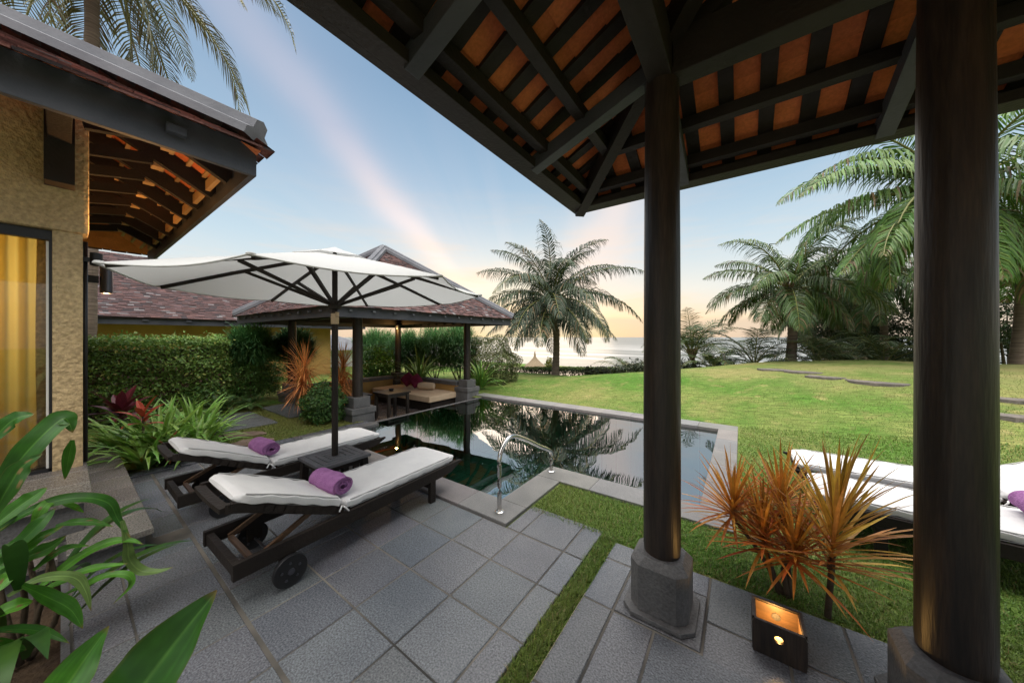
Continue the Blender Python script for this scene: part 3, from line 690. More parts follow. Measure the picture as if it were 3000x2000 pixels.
# floor lantern
fl = thing('floor_lantern', 'open black box lantern with a round hole, glowing amber on the floor', 'lantern', (.155,2.17,0))
x0,x1,y0,y1,h = .048,.262,2.08,2.26,.17
bx = MB(); tk = .014
bx.box(x0,x1,y1-tk,y1,.002,h); bx.box(x0,x0+tk,y0+tk,y1-tk,.002,h); bx.box(x1-tk,x1,y0+tk,y1-tk,.002,h); bx.box(x0+tk,x1-tk,y0+tk,y1-tk,.002,.02)
hxc, hzc, hr_ = .155, .105, .018; a = np.linspace(0, 2*math.pi, 32, endpoint=False)
def ring_front(y):
    V = [(hxc+hr_*math.cos(t), y, hzc+hr_*math.sin(t)) for t in a]
    for t in a:
        cx, cz = math.cos(t), math.sin(t)
        s_ = min(((x1-hxc) if cx > 0 else (hxc-x0))/max(abs(cx),1e-6), ((h-hzc) if cz > 0 else (hzc-.002))/max(abs(cz),1e-6))
        V.append((hxc+cx*s_, y, hzc+cz*s_))
    return V
V = ring_front(y0)+ring_front(y0+tk); q = []
for i in range(32):
    j = (i+1)%32
    q += [(i,j,32+j,32+i),(64+j,64+i,96+i,96+j),(i,64+i,64+j,j),(32+i,32+j,96+j,96+i)]
bx.add(V, q)
make_obj('box', bx, M['lacquer'], fl)
lin = MB(); e_ = .0155
lin.box(x0+e_,x1-e_,y1-tk-.004,y1-tk-.001,.06,h-.008); lin.box(x1-tk-.004,x1-tk-.001,y0+e_,y1-tk-.005,.06,h-.008); lin.box(x0+tk+.001,x0+tk+.004,y0+e_,y1-tk-.005,.06,h-.008)
make_obj('lining', lin, M['wood'], fl)
make_obj('hole_disc', MB().lathe([(.001,0),(.019,0),(.019,.003),(.001,.003)], (.155,y1-tk-.009,.11), 20, axis='y'), M['gunmetal'], fl)
make_obj('bulb', MB().lathe([(.001,.022),(.02,.025),(.03,.045),(.022,.07),(.001,.078)], (.155,2.165,0), 20), M['bulb'], fl, smooth=True)
light('lantern_light', (.155,2.165,.14), 2.4, (1,.55,.16), size=.02)

# ------------------------------------------------------------------ far garden pavilion
gp = thing('garden_pavilion', 'open four-column garden pavilion with shingled hip roof and daybed beside the pool', 'pavilion', (-7.75,4.95,0))
gx0,gx1,gy0,gy1 = -10.3,-5.25,2.45,7.5; ap = (-7.775,4.975,3.95); ez = 2.12
E4 = [(gx0,gy0,ez),(gx1,gy0,ez),(gx1,gy1,ez),(gx0,gy1,ez)]
rf = MB()
for i in range(4): shingles(rf, E4[i], E4[(i+1)%4], ap, ap, .075, .12, base=(.095,.052,.048), seed=20+i)
gr = make_obj('roof', rf, M['shingle'], gp, recalc=False)
und = MB()
for i in range(4): under(E4[(i+1)%4], E4[i], ap, ap, .2, .012, .03, s0=.07)
make_obj('roof_lining', und, M['clay'], gr, recalc=False)
for i in range(4):
    p0 = np.array(E4[i]); a_ = np.array(ap); hc = MB(); hip_cap(hc, p0+(a_-p0)*.02+np.array((0,0,.03)), a_+np.array((0,0,.03)), .10, .05)
    make_obj('hip_cap', hc, M['hipcap'], gr)
ff = MB(); o_ = .05
ff.box(gx0+.08,gx1-.08,gy0+.08,gy0+.12,1.95,2.155); ff.box(gx0+.08,gx1-.08,gy1-.12,gy1-.08,1.95,2.155); ff.box(gx0+.08,gx0+.12,gy0+.121,gy1-.121,1.95,2.155); ff.box(gx1-.12,gx1-.08,gy0+.121,gy1-.121,1.95,2.155)
make_obj('fascia', ff, M['fascia'], gp, bevel=.004)
tl = MB()
for v in np.arange(.35, 4.9, .42):
    tl.box(gx0+v-.025,gx0+v+.025,gy0+.045,gy0+.079,2.05,2.085); tl.box(gx1-.079,gx1-.045,gy0+v-.025,gy0+v+.025,2.05,2.085)
tt = make_obj('rafter_tails', tl, M['hipcap'], gp)
slope = (ap[2]-ez)/2.525
for v in np.arange(.3, 5, .40):
    for s_ in (0, 1):
        d = min(v, 5.05-v)-.03
        z0, z1 = ez-.07, ez-.07+slope*d
        if s_ == 0: pr = ((gx1-.12,gy0+v,z0),(gx1-d,gy0+v,z1))
        else: pr = ((gx0+v,gy1-.12,z0),(gx0+v,gy1-d,z1))
        if d > .2: make_obj('rafter', MB().bar(*pr, .06, .08), M['timber'], gp)
c4 = [(-6.22,3.42),(-6.22,6.56),(-9.3,6.5),(-9.35,3.42)]
make_obj('tie_beam', MB().box(-9.4,-6.15,3.35,3.47,2.02,2.2).box(-9.4,-6.15,6.49,6.61,2.02,2.2).box(-6.28,-6.16,3.47,6.49,2.02,2.2).box(-9.41,-9.29,3.47,6.49,2.02,2.2), M['timber'], gp)
for i, (x, y) in enumerate(c4):
    c = make_obj('column', MB().lathe([(.095,.44),(.098,.9),(.09,2.03)], (x,y,0), 28), M['lacquer'], gp, smooth='auto')
    pl = MB(); pl.box(x-.17,x+.17,y-.17,y+.17,.24,.44); pl.box(x-.25,x+.25,y-.25,y+.25,.13,.24); pl.box(x-.23,x+.23,y-.23,y+.23,-.35,.13)
    make_obj('plinth', pl, M['greystone'], c, bevel=.01)
fw = MB(); fw.box(-9.05,-6.47,6.42,6.62,-.32,.26); fw.box(-9.42,-9.22,3.67,6.25,-.32,.26)
lw = make_obj('low_wall', fw, M['ochre'], gp)
cw = MB(); cw.box(-9.05,-6.47,6.38,6.66,.262,.37); cw.box(-9.46,-9.18,3.67,6.25,.262,.37); make_obj('wall_cap', cw, M['greystone'], lw, bevel=.01)
sw = MB(); sw.box(-9.1,-8.5,3.3,3.54,-.05,.22); sw.box(-9.1,-8.46,3.26,3.58,.222,.29); make_obj('entry_wall', sw, M['greystone'], gp, bevel=.008)
fm = MB()
for i in range(8):
    for j in range(8): slab(fm, -9.3+.44*i, -9.3+.44*(i+1), 3.35+.41*j, 3.35+.41*(j+1), -.30, (.13,.11,.10))
make_obj('floor', fm, M['slate'], gp)
pl_ = thing('ceiling_lamp', 'small warm downlight under the garden pavilion beam shining on the rear column', 'lamp', (-9.05,6.3,2.0))
make_obj('shade', MB().lathe([(.04,0),(.05,0),(.05,.12),(.001,.12)], (-9.08,6.32,1.88), 18, caps=False), M['gunmetal'], pl_, smooth='auto', recalc=False)
make_obj('bulb', MB().lathe([(.001,0),(.03,.01),(.03,.04),(.001,.05)], (-9.08,6.32,1.885), 14), M['bulb'], pl_, smooth=True)
light('ceiling_lamp_light', (-9.0,6.22,1.86), 11, (1,.58,.2), size=.04)
# daybed, bolster and cushions
db = thing('daybed', 'low built-in daybed with thick beige mattress in the garden pavilion', 'daybed', (-7.7,5.9,-.3))
make_obj('base', MB().box(-8.95,-6.5,5.5,6.40,-.295,-.06), M['timber'], db, bevel=.01)
make_obj('mattress', MB().box(-9.0,-6.42,5.40,6.41,-.055,.10), M['tan'], db, bevel=.03, seg=3)
def pillow(name, c, size, rz, tilt, m_, lab, cat, grp=None, diamond=45):
    n = 17; u = np.linspace(-1, 1, n); U, Vv = np.meshgrid(u, u)
    th = (np.clip(1-U**4, 0, 1)*np.clip(1-Vv**4, 0, 1))**.5*size*.22
    pin = 1-.10*(U**2)*(Vv**2)-.04*(1-U**2)*Vv**2-.04*(1-Vv**2)*U**2
    P = np.stack([U*size/2*pin, Vv*size/2*pin, th], -1).reshape(-1,3); P2 = P*np.array((1,1,-1))
    mt = Matrix.Rotation(rz, 3, 'Z') @ Matrix.Rotation(tilt, 3, 'X') @ Matrix.Rotation(R(diamond), 3, 'Z')
    A = np.array(mt)
    b_ = MB(); q = [(j*n+i,j*n+i+1,(j+1)*n+i+1,(j+1)*n+i) for j in range(n-1) for i in range(n-1)]
    b_.add(np.concatenate([P, P2])@A.T+np.array(c), q+[tuple(k+n*n for k in t[::-1]) for t in q])
    o = make_obj(name, b_, m_, origin=c, smooth=True); tag(o, lab, cat, grp); return o
pillow('cushion', (-8.15,6.03,.355), .36, R(30), R(72), M['maroon'], 'maroon square cushion balanced on its corner, beside the rear column', 'cushion', 'cushions on the daybed')
pillow('cushion', (-7.72,6.0,.345), .36, R(20), R(72), M['maroon'], 'maroon square cushion balanced on its corner, touching the tan bolster', 'cushion', 'cushions on the daybed')
bo = MB().lathe([(.001,-.25),(.06,-.25),(.09,-.235),(.105,-.17),(.11,0),(.105,.17),(.09,.235),(.06,.25),(.001,.25)], (0,0,0), 24, axis='x')
Vb_ = bo.V[0]@np.array(Matrix.Rotation(R(25),3,'Z')).T+np.array((-7.38,6.1,.21)); bo.V[0] = Vb_
tag(make_obj('bolster', bo, M['tan'], origin=(-7.38,6.1,.21), smooth='auto'), 'round tan bolster lying on the beige daybed mattress', 'bolster')
def low_table(x, y, sx, sy, z, lab):
    t_ = thing('coffee_table', lab, 'table', (x,y,-.3), 'dark tables in the garden pavilion')
    make_obj('table_top', MB().box(x-sx/2,x+sx/2,y-sy/2,y+sy/2,z-.035,z), M['lacquer'], t_, bevel=.006)
    make_obj('apron', MB().box(x-sx/2+.05,x+sx/2-.05,y-sy/2+.05,y+sy/2-.05,z-.10,z-.036), M['lacquer'], t_)
    for a in (-1, 1):
        for b2 in (-1, 1): make_obj('leg', MB().box(x+a*(sx/2-.06)-.03,x+a*(sx/2-.06)+.03,y+b2*(sy/2-.06)-.03,y+b2*(sy/2-.06)+.03,-.298,z-.036), M['lacquer'], t_, bevel=.004)
low_table(-6.75, 4.55, .62, .62, .33, 'larger dark wood coffee table carrying a small black bowl'); low_table(-7.12, 3.98, .42, .36, .31, 'smaller dark wood side table next to the front column')
bw = MB().lathe([(.03,.0),(.045,.005),(.06,.05),(.055,.05),(.04,.012),(.001,.01)], (-6.85,4.6,.331), 20, caps=False)
tag(make_obj('bowl', bw, M['black'], origin=(-6.85,4.6,.331), smooth='auto', recalc=False), 'small black bowl standing on the dark coffee table', 'bowl')

# ------------------------------------------------------------------ neighbour house behind the hedge
nb = thing('neighbour_house', 'low neighbour house with wide shingled roof behind the clipped hedge', 'house', (-17,0,0))
nx0,nx1,ny0,ny1,nz = -23,-14,-9,8.2,2.18; hh = 4.5
A_ = [(nx1,ny0,nz),(nx1,ny1,nz),(nx0,ny1,nz),(nx0,ny0,nz)]; rA, rB = (-18.5,ny0+hh,nz+hh*.554),(-18.5,ny1-hh,nz+hh*.554)
rf = MB(); shingles(rf, A_[0], A_[1], rB, rA, .085, .16, base=(.085,.047,.045), seed=31); shingles(rf, A_[1], A_[2], rB, rB, .14, .3, base=(.17,.075,.068), seed=32)
nr = make_obj('roof', rf, M['shingle'], nb, recalc=False)
rl = MB(); rl.add([np.array(p)-np.array((0,0,.03)) for p in (A_[0],A_[1],rB,rA,A_[2],A_[3])], [(0,1,2,3),(1,4,2,2)][:1], tris=[(1,4,2)], ngons=None); make_obj('roof_lining', rl, M['timber'], nr)
make_obj('fascia', MB().box(nx1-.12,nx1-.06,ny0+.1,ny1-.1,1.98,2.17).box(nx0,nx1-.12,ny1-.16,ny1-.1,1.98,2.17), M['fascia'], nb)
ct = MB()
for y in np.arange(-4, 8, .9): ct.box(nx1-.059,nx1-.01,y-.06,y+.06,2.08,2.13)
make_obj('rafter_tails', ct, M['fascia'], nb)
make_obj('wall', MB().box(nx1-1.2,nx1-1.0,ny0+1,ny1-1.2,-.3,2.15).box(nx0+1,nx1-1.2,ny1-1.4,ny1-1.2,-.3,2.15), M['ochre'], nb)
# ------------------------------------------------------------------ sun loungers (built at the origin: +Y is the foot end)
def loft_cushion(path, hw, th, ends=(.06,.09), n=28, crease=.0):
    """rounded slab that follows a centre line in the YZ plane; path = bottom line points"""
    P = spline([(0,y,z) for y, z in path], 10); m = len(P)
    T = np.gradient(P, axis=0); T /= np.linalg.norm(T, axis=1)[:,None]; Nn = np.stack([np.zeros(m), -T[:,2], T[:,1]], 1)
    s = np.concatenate([[0], np.cumsum(np.linalg.norm(np.diff(P, axis=0), axis=1))]); L = s[-1]
    a = np.linspace(0, 2*math.pi, n, endpoint=False); V = []
    ex_ = 5.5
    cxs = np.sign(np.cos(a))*np.abs(np.cos(a))**(2/ex_); czs = np.sign(np.sin(a))*np.abs(np.sin(a))**(2/ex_)
    for i in range(m):
        d0, d1 = s[i]/ends[0], (L-s[i])/ends[1]
        f = min(1, d0, d1); f = max(f, 0); g = math.sqrt(max(0, 1-(1-f)**2)); wv = hw*(1-.16*(1-g)) if f < 1 else hw
        tv = th*(.35+.65*math.sqrt(max(0, 1-(1-min(1, f*1.6))**2)))
        puff = .004*math.sin(s[i]*42)
        V.append(P[i]+np.outer(cxs*wv, (1,0,0))+np.outer((czs*.5)*tv+.5*th+.003*(1-cxs**2)*np.maximum(czs,0)+puff*(np.abs(cxs)>.8), Nn[i]))
    V = np.concatenate(V); q = [(i*n+j, i*n+(j+1)%n, (i+1)*n+(j+1)%n, (i+1)*n+j) for i in range(m-1) for j in range(n)]
    b = MB().add(V, q, ngons=[list(range(n))[::-1], list(range((m-1)*n, m*n))])
    pipes = []
    for zz in (.955, .045):
        for sd_ in (-1, 1):
            pipes.append([P[i]+np.array((sd_*hw*.955,0,0))+Nn[i]*th*zz for i in range(2, m-2)])
    return b, pipes
def make_lounger(label, tie=True):
    r = thing('sun_lounger', label, 'sun lounger', (0,0,0), 'sun loungers with white cushions'); hw = .285
    for s in (-1, 1):
        x = s*hw
        rl = MB(); V = []
        for xx in (x-.018, x+.018):
            V += [(xx,0,.185),(xx,0,.285),(xx,1.93,.30),(xx,1.93,.285),(xx,1.78,.215),(xx,1.60,.205)]
        rl.add(V, [(i,(i+1)%6,6+(i+1)%6,6+i) for i in range(6)], ngons=[list(range(6))[::-1], list(range(6,12))])
        make_obj('rail', rl, M['timber'], r, bevel=.004)
        make_obj('leg', MB().box(x-s*.0-.02,x+.02,1.50,1.565,.001,.212), M['timber'], r, bevel=.003)
        make_obj('wheel_bracket', MB().box(x-.016,x+.016,.24,.33,.09,.19), M['timber'], r)
        wx = x+s*.045
        wh = MB(); wh.lathe([(.03,-.015),(.075,-.013),(.098,-.015),(.1,-.011),(.1,.011),(.098,.015),(.075,.010),(.03,.015)], (wx,.285,.1005), 36, axis='x')
        wo = make_obj('wheel', wh, M['black'], r, smooth='auto')
        hb = MB(); hb.lathe([(.001,-.024),(.02,-.022),(.02,.022),(.001,.024)], (wx,.285,.1005), 16, axis='x')
        for k in range(5):
            t = k*2*math.pi/5+.4; hb.lathe([(.001,-.02),(.008,-.0195),(.008,.0195),(.001,.02)], (wx,.285+.054*math.cos(t),.1005+.054*math.sin(t)), 10, axis='x')
        make_obj('hub', hb, M['gunmetal'], wo)
        bk = MB(); pts = spline([(x-s*.03,.67,.30),(x-s*.03,.40,.425),(x-s*.03,.12,.56),(x-s*.03,.02,.602),(x-s*.04,-.02,.608)], 5)
        for a_, b_ in zip(pts[:-1], pts[1:]): bk.bar(a_, b_+(b_-a_)*.12, .032, .055)
        make_obj('backrest_rail', bk, M['timber'], r)
        make_obj('prop', MB().bar((x-s*.06,.46,.375),(x-s*.06,.12,.215),.022,.03), M['wood'], r)
    make_obj('rear_crossbar', MB().box(-hw+.018,hw-.018,.01,.05,.195,.265), M['timber'], r, bevel=.003)
    make_obj('prop_crossbar', MB().box(-hw+.07,hw-.07,.11,.14,.20,.225), M['wood'], r, bevel=.003)
    make_obj('axle', MB().tube([(-hw-.02,.285,.1005),(hw+.02,.285,.1005)], .009, 10), M['gunmetal'], r)
    make_obj('leg_stretcher', MB().box(-hw+.02,hw-.02,1.52,1.55,.13,.165), M['timber'], r)
    sl = MB()
    for y in np.arange(.72, 1.85, .085): sl.box(-hw+.019,hw-.019,y,y+.06,.278,.294)
    make_obj('seat_slats', sl, M['timber'], r)
    bs_ = MB()
    for k in range(9):
        f = k/8; y = .63-.58*f; z = .32+.275*f+.012; bs_.bar((-hw+.05,y,z),(hw-.05,y,z),.05,.014,up=(0,.42,.9))
    make_obj('backrest_slats', bs_, M['timber'], r)
    hd = MB(); hx_ = np.linspace(-hw+.03, hw-.03, 12); hp = [(x,-.022-.015*(1-(x/hw)**2),.606+.01*(1-(x/hw)**2)) for x in hx_]
    for a_, b_ in zip(hp[:-1], hp[1:]): hd.bar(a_, np.array(b_)+(np.array(b_)-np.array(a_))*.05, .05, .03)
    make_obj('headboard', hd, M['timber'], r)
    b, pp = loft_cushion([(.655,.30),(1.0,.297),(1.4,.297),(1.88,.298)], .278, .066, ends=(.03,.13))
    b2, pp2 = loft_cushion([(.005,.622),(.22,.535),(.42,.44),(.648,.328)], .278, .068, ends=(.10,.03))
    for bb, pq, nm in ((b, pp, 'seat_cushion'), (b2, pp2, 'back_cushion')):
        for q_ in pq: bb.tube(q_, .0045, 6, tint=(.62,.62,.62))
        make_obj(nm, bb, M['cushion'], r, smooth='auto')
    for s in (-1, 1):
        kn = MB().tube(spline([(s*.30,.62,.32),(s*.295,.64,.35),(s*.275,.652,.345),(s*.30,.665,.335),(s*.305,.69,.30)],5), .006, 6)
        make_obj('tie', kn, M['cushion'], r, smooth=True)
    return r
L1 = make_lounger('sun lounger on the patio nearest the viewer, whole frame and both wheels in view')
L1.location = (-2.715,.57,0); L1.rotation_euler.z = R(1.5)
spots = [((-4.13,.56,0), 0, 'sun lounger on the patio beside the planting bed, on the far side of the parasol'),
         ((2.32,4.48,.02), 90, 'sun lounger on the lawn that stands farther from the orange dracaena'),
         ((2.38,3.82,.0), 90, 'sun lounger on the lawn directly behind the orange dracaena, with a purple towel')]
for loc, rz, lb in spots:
    c = copy_tree(L1); c.location = loc; c.rotation_euler.z = R(rz); c['label'] = lb
def towel(c, rz, lab, tilt=0, L=.34):
    n = 120; t = np.linspace(0, 1, n); ang = t*2*math.pi*3.6; rad = .012+.058*t
    wob = np.random.default_rng(int(abs(c[0]*100))); ls = np.linspace(-L/2, L/2, 22)
    V = []
    for li in ls:
        sh = 1+.035*math.sin(li*23+1)+wob.uniform(-.012,.012); ec = .004*math.sin(li*40)
        for off in (0, .013):
            rr = (rad+off)*sh*(1+.03*np.sin(ang*2+li*14))
            V.append(np.stack([np.full(n, li)+.006*np.sin(ang*1.3), rr*np.cos(ang)*1.08+ec, rr*np.sin(ang)*.95], 1))
    V = np.concatenate(V); m = 2*n; q = []
    for k in range(len(ls)-1):
        for i in range(n-1):
            q.append((k*m+i,k*m+i+1,(k+1)*m+i+1,(k+1)*m+i)); q.append((k*m+n+i,(k+1)*m+n+i,(k+1)*m+n+i+1,k*m+n+i+1))
    for k in (0, len(ls)-1):
        for i in range(n-1): q.append((k*m+i,k*m+n+i,k*m+n+i+1,k*m+i+1))
    for k in range(len(ls)-1):
        for i in (0, n-1): q.append((k*m+i,(k+1)*m+i,(k+1)*m+n+i,k*m+n+i))
    A = np.array(Matrix.Rotation(rz,3,'Z') @ Matrix.Rotation(tilt,3,'Y'))
    o = make_obj('towel', MB().add(V@A.T+np.array(c), q), M['towel'], origin=c, smooth='auto', recalc=False)
    return tag(o, lab, 'towel', 'rolled purple towels')
towel((-2.70,1.265,.455), R(4), 'rolled purple towel lying on the nearest sun lounger')
towel((-4.14,1.255,.455), R(3), 'rolled purple towel lying on the lounger beside the planting bed')
towel((1.66,3.84,.45), R(88), 'rolled purple towel lying on the lawn lounger, half hidden by the thick column')

# ------------------------------------------------------------------ parasol and its table
TX, TY = -3.36, 1.61
tb = thing('parasol_table', 'small square dark table with slatted top hiding the parasol base', 'table', (TX,TY,0))
tt = MB(); hs = .245; z1 = .42
for k in range(4):
    o_ = hs-.058*k; i_ = o_-.049
    if k == 0: o_ = hs
    for a in range(4):
        if a == 0: tt.box(TX-o_,TX+o_,TY-o_,TY-i_,z1-.028,z1)
        if a == 1: tt.box(TX-o_,TX+o_,TY+i_,TY+o_,z1-.028,z1)
        if a == 2: tt.box(TX-o_,TX-i_,TY-i_+.001,TY+i_-.001,z1-.028,z1)
        if a == 3: tt.box(TX+i_,TX+o_,TY-i_+.001,TY+i_-.001,z1-.028,z1)
M['grey_top'] = mat('weathered_table_top', (.105,.105,.112), .5, .35, col2=(.075,.075,.08), vscale=8, bump=.15, bscale=50)
make_obj('table_top', tt, M['grey_top'], tb, bevel=.002)
ap_ = MB(); ap_.box(TX-hs+.03,TX+hs-.03,TY-hs+.03,TY-hs+.055,.345,.39); ap_.box(TX-hs+.03,TX+hs-.03,TY+hs-.055,TY+hs-.03,.345,.39); ap_.box(TX-hs+.03,TX-hs+.055,TY-hs+.056,TY+hs-.056,.345,.39); ap_.box(TX+hs-.055,TX+hs-.03,TY-hs+.056,TY+hs-.056,.345,.39)
make_obj('apron', ap_, M['timber'], tb)
for a in (-1, 1):
    for b_ in (-1, 1):
        lg = MB(); x, y = TX+a*.195, TY+b_*.195
        V = [(x-.03,y-.03,.391),(x+.03,y-.03,.391),(x+.03,y+.03,.391),(x-.03,y+.03,.391)]
        V += [(p[0]+a*.02,p[1]+b_*.02,.001) for p in V]; lg.add(V, [(0,1,2,3),(4,7,6,5)]+[(i,4+i,4+(i+1)%4,(i+1)%4) for i in range(4)])
        make_obj('leg', lg, M['timber'], tb, bevel=.003)
pb = MB(); pb.lathe([(.16,.001),(.17,.04),(.16,.07),(.05,.085),(.04,.34),(.036,.34)], (TX,TY,0), 32)
um = thing('parasol', 'large white octagonal parasol with dark wooden pole standing between two loungers', 'parasol', (TX,TY,0))
make_obj('base', pb, M['black'], um, smooth='auto')
make_obj('pole', MB().lathe([(.030,.09),(.030,1.87),(.026,1.88),(.026,2.44),(.01,2.50)], (TX,TY,0), 20), M['timber'], um, smooth='auto')
make_obj('clamp', MB().lathe([(.0305,1.75),(.037,1.755),(.037,1.855),(.0305,1.86)], (TX,TY,0), 20).box(TX+.03,TX+.062,TY-.012,TY+.012,1.83,1.87), M['tan'], um)
make_obj('runner', MB().lathe([(.031,1.90),(.055,1.905),(.062,1.95),(.055,1.985),(.031,1.99)], (TX,TY,0), 20), M['timber'], um, smooth='auto')
RU, ZE, ZH = 1.50, 2.085, 2.46; A0 = R(3); NS = 10; SUBD = 14
def can(r, th, lift=0):
    """canopy surface: r in 0..1 towards the edge, th angle; ribs every 45 degrees, cloth sags between them"""
    a = (th-A0)/(math.pi/4); f = abs((a % 1)-.5)*2; mid = 1-f**2
    rr = RU*r*(1-.075*mid*r)*(math.cos(math.pi/8)/math.cos(((a % 1)-.5)*math.pi/4) if True else 1)/math.cos(math.pi/8)*math.cos(math.pi/8)
    rr = RU*r*(math.cos(math.pi/8)/math.cos(((a % 1)-.5)*math.pi/4))*(1-.035*mid*r)
    z = ZH-(ZH-ZE)*r**1.12-.034*mid*r*r+lift
    return (TX+rr*math.cos(th), TY+rr*math.sin(th), z)
nt_ = 8*SUBD; V = [(TX,TY,ZH)]; q = []; tr = []
for i in range(1, NS+1):
    for j in range(nt_): V.append(can(i/NS, A0+2*math.pi*j/nt_))
for j in range(nt_): tr.append((0, 1+j, 1+(j+1)%nt_))
for i in range(NS-1):
    for j in range(nt_): q.append((1+i*nt_+j, 1+(i+1)*nt_+j, 1+(i+1)*nt_+(j+1)%nt_, 1+i*nt_+(j+1)%nt_))
cn = make_obj('canopy', MB().add(V, q, tr), M['canvas'], um, smooth=True)
hem = MB(); hem.tube([can(1.0, A0+2*math.pi*j/nt_) for j in range(nt_+1)], .006, 6)
make_obj('hem', hem, M['canvas'], cn, smooth=True)
V = [(TX,TY,ZH+.075)]; tr = []; q = []
for i in range(1, 4):
    for j in range(nt_): V.append(can(.26*i/3, A0+2*math.pi*j/nt_, .06-.012*i))
for j in range(nt_): tr.append((0, 1+j, 1+(j+1)%nt_))
for i in range(2):
    for j in range(nt_): q.append((1+i*nt_+j, 1+(i+1)*nt_+j, 1+(i+1)*nt_+(j+1)%nt_, 1+i*nt_+(j+1)%nt_))
make_obj('vent', MB().add(V, q, tr), M['canvas'], cn, smooth=True)
for k in range(8):
    th = A0+k*math.pi/4
    p = [np.array(can(r, th, -.022)) for r in (.03,.3,.6,.97)]
    rb = MB()
    for a_, b_ in zip(p[:-1], p[1:]): rb.bar(a_, b_, .02, .03)
    ro = make_obj('rib', rb, M['timber'], um)
    s0 = np.array((TX+.055*math.cos(th), TY+.055*math.sin(th), 1.955)); s1 = np.array(can(.52, th, -.035))
    make_obj('strut', MB().bar(s0, s1, .028, .028), M['timber'], ro)
    pc = np.array(can(.985, th, 0)); pk = MB()
    pk.lathe([(.001,-.014),(.02,-.01),(.026,0),(.02,.007),(.001,.009)], pc, 12); make_obj('rib_pocket', pk, M['canvas'], cn, smooth=True)

# ------------------------------------------------------------------ stepping stones
def stone(name, poly, z0, z1, m_, lab, grp):
    P = [np.array(p) for p in poly]; out = []
    for a_, b_ in zip(P, P[1:]+P[:1]):
        for t in (0,.25,.5,.75): out.append(a_+(b_-a_)*t+rng.uniform(-.012,.012,2))
    o = make_obj(name, MB().prism([tuple(p) for p in out], z0, z1, tint=tint_stone(SL, .05)), m_, origin=(*np.mean(P, 0), z0), bevel=.008)
    return tag(o, lab, 'stepping stone', grp)
stone('paving_slab', [(-8.7,1.58),(-8.62,2.36),(-7.12,2.36),(-7.17,1.36)], -.05, .02, M['slate'], 'large grey slab in the grass beside the strap-leaved plants', 'slabs leading to the garden pavilion')
stone('paving_slab', [(-8.9,2.62),(-8.92,3.24),(-7.42,3.2),(-7.30,2.62)], -.05, .025, M['slate'], 'grey slab in front of the garden pavilion entrance', 'slabs leading to the garden pavilion')
M['pathstone'] = mat('grey_brown_flagstone', (.17,.145,.125), .8, .2, col2=(.10,.09,.08), vscale=6, bump=.9, bscale=14)
def blob(cx, cy, rx, ry, rz, k=12):
    r_ = np.random.default_rng(int(abs(cx*37+cy*91)*10)); return [(cx+math.cos(rz)*rx*math.cos(t)*f-math.sin(rz)*ry*math.sin(t)*f, cy+math.sin(rz)*rx*math.cos(t)*f+math.cos(rz)*ry*math.sin(t)*f) for t, f in zip(np.linspace(0,2*math.pi,k,endpoint=False), r_.uniform(.8,1.1,k))]
stone('field_stone', blob(-6.75,1.70,.42,.16,R(55)), -.03, .012, M['brownstone'], 'flat brown stone in the grass, nearest the grey slab', 'brown stones in the grass')
stone('field_stone', blob(-6.13,1.68,.30,.2,R(60)), -.03, .012, M['brownstone'], 'flat brown stone in the grass, nearest the patio kerb', 'brown stones in the grass')
for (u, v, d, rx, ry), lb in zip([(2275,1072,8.6,.42,.3),(2350,1082,8.0,.36,.27),(2420,1097,7.3,.36,.25),(2560,1112,6.6,.5,.28),(2960,1160,5.2,.4,.26),(2975,1193,4.7,.32,.25)],
    ['flat stone on the crest of the lawn mound, farthest up the path','flat stone just below the crest of the lawn mound','flat stone midway along the path over the mound','long flat stone beside the thick column on the mound','upper flat stone to the outer side of the thick column','lower flat stone to the outer side of the thick column']):
    p = at_depth(u, v, d); z = float(terrain(p[0], p[1]))
    stone('path_stone', blob(p[0], p[1], rx, ry, R(-20)), z-.08, z+.018, M['pathstone'], lb, 'stones of the path over the mound')
